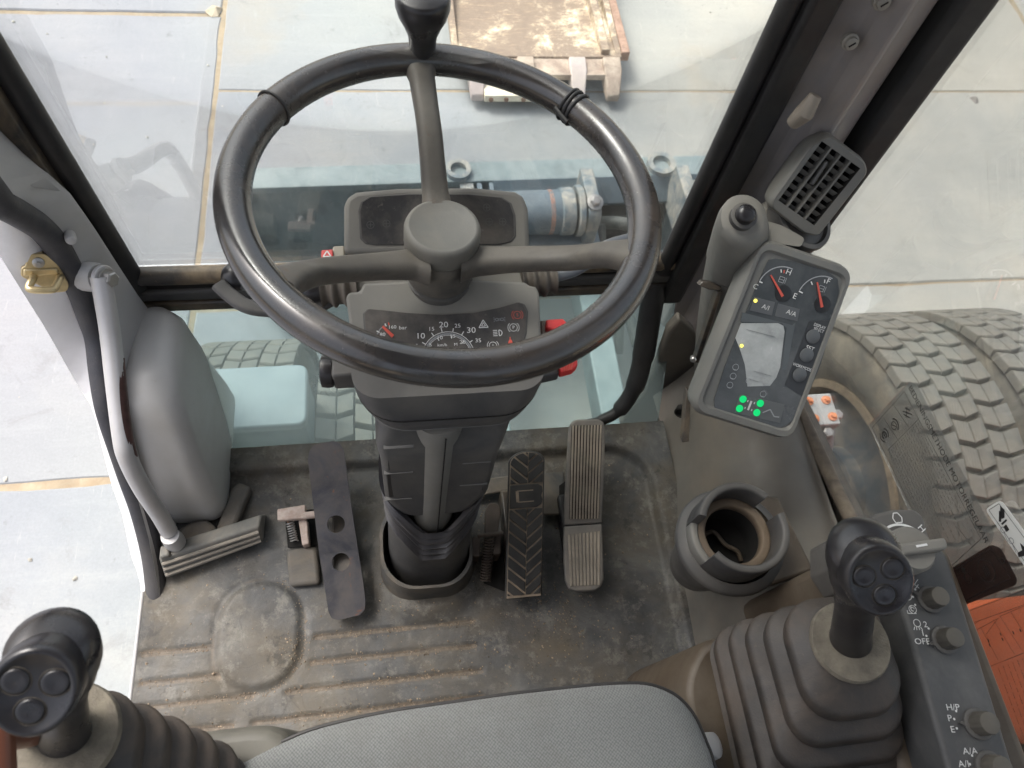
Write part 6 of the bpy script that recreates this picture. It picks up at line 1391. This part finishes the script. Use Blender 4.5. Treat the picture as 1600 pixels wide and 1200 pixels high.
# text frame: x toward the rear (-y), y upward, normal toward the driver; the long edge of the film sets the direction
e0_, e1_ = PG(1424, 606), PG(1533, 826); xd = (e1_-e0_).normalized(); nd = V((-1, 0, 0)); yd = nd.cross(xd)
TG = frame(e0_+V((-.0004, 0, 0)), xd, yd, nd); Lx = (e1_-e0_).length
def uvG(px, py): q = TG.inverted() @ PG(px, py, .0004); return q.x, q.y
x, y = uvG(1478, 718)
text('title_lettering', 'BEDIENINGSMETHODE MOTORREGELAAR', TG @ M.Translation(V((x, y, .0002))), Lx/17.2, m_ink, fm)
m_inkg = mat('grey_ink', (.055, .05, .048), .6, var=.2)
bm = NB(); rnd = random.Random(9)
for a, b in (((1413, 612), (1533, 842)), ((1363, 668), (1413, 612)), ((1387, 704), (1436, 654)), ((1363, 668), (1475, 895)), ((1380, 652), (1405, 690)), ((1396, 632), (1420, 668)), ((1533, 842), (1475, 895)), ((1495, 822), (1520, 855))):
    ln(bm, TG, *uvG(*a), *uvG(*b), .0006, .0002)
ua, ub, uc, ud = V(uvG(1388, 707)), V(uvG(1437, 657)), V(uvG(1528, 838)), V(uvG(1470, 888))
for i in range(15):
    f = (i+.6)/15.5; p, q = ua.lerp(ub, f), ud.lerp(uc, f); L = (q-p).length; s_ = 0.0; d = (q-p)/L
    end = L*rnd.uniform(.55, 1.0)
    while s_ < end:
        w = rnd.uniform(.002, .007)
        for c in range(int(w/.0011)):
            a = p+d*(s_+c*.0011); ln(bm, TG, a.x, a.y, a.x+d.x*.0007, a.y+d.y*.0007, rnd.uniform(.0006, .0013), .0002)
        s_ += w+.0018
obj('small_print', bm, m_inkg, fm, flat=True, recalc=False)
bm = NB()
x, y = uvG(1382, 680); 
arc(bm, TG, x, y, .0042, 0, 320, .0022, 16, .0003); arc(bm, TG, x, y, .0085, 40, 150, .0016, 10, .0003); arc(bm, TG, x, y, .0085, 220, 330, .0016, 10, .0003); disc(bm, TG, x, y, .0015, 10, .0003)
x, y = uvG(1397, 665); arc(bm, TG, x, y, .0050, 0, 360, .0011, 18, .0003); ln(bm, TG, x-.003, y-.003, x+.003, y+.003, .001, .0003); arc(bm, TG, x, y, .0085, 20, 160, .0018, 14, .0003)
x, y = uvG(1418, 645)
for a in ((-.006, -.006, .006, .006), (-.006, .004, .004, -.006), (-.002, -.007, .007, .000), (-.007, 0, 0, .006)): ln(bm, TG, x+a[0], y+a[1], x+a[2], y+a[3], .0012, .0003)
obj('film_symbols', bm, m_ink, fm, flat=True, recalc=False)
# white warning sticker with black figures
ws = thing('warning_sticker', 'narrow white warning sticker with black figures at the right edge of the window', 'sticker', PG(1585, 840))
wq = [PG(*p) for p in ((1539, 796), (1563, 781), (1655, 905), (1632, 930))]
bm = NB(); prism(bm, round_poly(wq, .006), V((.0012, 0, 0))); obj('label', bm, glass('white_vinyl', (1, 1, 1), (.82, .82, .80), .93, .97, 5, .02), ws)
wx = (PG(1600, 893)-PG(1541, 800)).normalized(); TW = frame(PG(1570, 828, .0006), wx, nd.cross(wx), nd)
def uvW(px, py): q = TW.inverted() @ PG(px, py, .0006); return q.x, q.y
bm = NB()
wi = [uvW(*p) for p in ((1545, 797), (1561, 787), (1648, 905), (1632, 922))]
for i in range(4): ln(bm, TW, *wi[i], *wi[(i+1) % 4], .0006)
x, y = uvW(1566, 808); fpoly(bm, TW, [(x-.010, y+.006), (x-.004, y+.008), (x+.002, y+.002), (x+.001, y-.002), (x-.003, y-.001)]); ln(bm, TW, x-.006, y+.002, x+.002, y-.006, .003); ln(bm, TW, x+.005, y-.006, x+.005, y+.003, .002); fpoly(bm, TW, [(x+.008, y-.006), (x+.014, y-.006), (x+.014, y-.001), (x+.008, y-.001)])
x, y = uvW(1597, 862); fpoly(bm, TW, [(x-.008, y+.004), (x+.004, y+.008), (x+.006, y+.004), (x+.002, y-.008), (x-.002, y-.006), (x-.001, y+.001)])
obj('black_figures', bm, m_ink, ws, flat=True, recalc=False)
bm = NB()
for px, py in ((1567, 828), (1580, 845)):
    x, y = uvW(px, py); arc(bm, TW, x, y, .003, 0, 360, .0008, 12); ln(bm, TW, x+.003, y-.001, x+.012, y-.003, .0008)
obj('grey_figures', bm, m_greyp, ws, flat=True, recalc=False)
# film with outlined symbols, the dark outside put into its tint, and a clear film with tables that lies over the orange panel
df = thing('symbol_film', 'clear film, tinted for the dark outside, with outlined symbols on the right window above the orange panel', 'sticker', PG(1535, 890))
m_dfilm = glass('film_over_dark', (.40, .33, .32), (.10, .075, .07), .2, .4, 12)
bm = NB(); prism(bm, round_poly([PG(*p) for p in ((1478, 893), (1548, 851), (1562, 856), (1588, 905), (1586, 914), (1500, 948))], .004), V((.0012, 0, 0))); obj('film', bm, m_dfilm, df, flat=True)
TD = frame(PG(1530, 890, .0006), xd, yd, nd)
def uvD(px, py): q = TD.inverted() @ PG(px, py, .0006); return q.x, q.y
bm = NB()
x, y = uvD(1541, 892); arc(bm, TD, x, y, .012, 0, 360, .0012, 24); 
for k in (-1, 0, 1): ln(bm, TD, x-.006, y+k*.003, x+.006, y+k*.003, .0014)
x, y = uvD(1512, 903); arc(bm, TD, x, y, .0055, 0, 360, .0012, 18); x, y = uvD(1505, 889); fpoly(bm, TD, [(x-.004, y-.002), (x+.003, y-.004), (x+.004, y+.001), (x, y+.004)]); x, y = uvD(1566, 876); arc(bm, TD, x, y, .003, 0, 360, .001, 12)
dq = [uvD(*p) for p in ((1485, 895), (1548, 857), (1579, 903), (1503, 941))]
for i in range(4): ln(bm, TD, *dq[i], *dq[(i+1) % 4], .0008)
obj('outline_print', bm, m_ink, df, flat=True, recalc=False)
tf = thing('table_film', 'clear film printed with black tables on the window in front of the orange panel', 'sticker', PG(1560, 1030))
m_cf = glass('clear_film', (.98, .98, .98), (.5, .5, .5), .0, .008)
tq = [(1500, 958), (1640, 905), (1700, 1120), (1590, 1170)]
bm = NB(); prism(bm, [PG(*p) for p in tq], V((.0010, 0, 0))); obj('film', bm, m_cf, tf, flat=True)
bm = NB()
def gl(a, b, w=.00035): ln(bm, TD, *uvD(*a), *uvD(*b), w)
gl((1500, 960), (1620, 915)); gl((1506, 978), (1620, 938)); gl((1508, 985), (1530, 970)); gl((1515, 990), (1545, 1040)); gl((1532, 980), (1560, 1032)); gl((1552, 968), (1585, 1022)); gl((1562, 962), (1596, 1015)); gl((1580, 957), (1612, 1008)); gl((1545, 1042), (1620, 1012)); gl((1515, 990), (1560, 966)); gl((1562, 963), (1605, 945)); gl((1540, 992), (1558, 968))
gl((1510, 985), (1590, 1170)); gl((1518, 985), (1598, 1170))
rnd = random.Random(4)
for i in range(9):
    a, b = V((1560+i*7.5, 1044-i*3.0)), V((1606+i*7.5, 1170-i*3.0)); L = 34; k = 0
    while k < L:
        for j in range(rnd.randint(2, 6)):
            if k < L: p, q = a.lerp(b, k/L), a.lerp(b, (k+.62)/L); gl((p.x, p.y), (q.x, q.y), rnd.uniform(.0005, .0009)); k += 1
        k += 1
for px, py in ((1544, 1000), (1546, 1007), (1563, 990), (1566, 998), (1583, 988), (1530, 1010), (1594, 984)): x, y = uvD(px, py); ln(bm, TD, x-.001, y, x+.002, y, .0014)
obj('table_print', bm, m_ink, tf, flat=True, recalc=False)
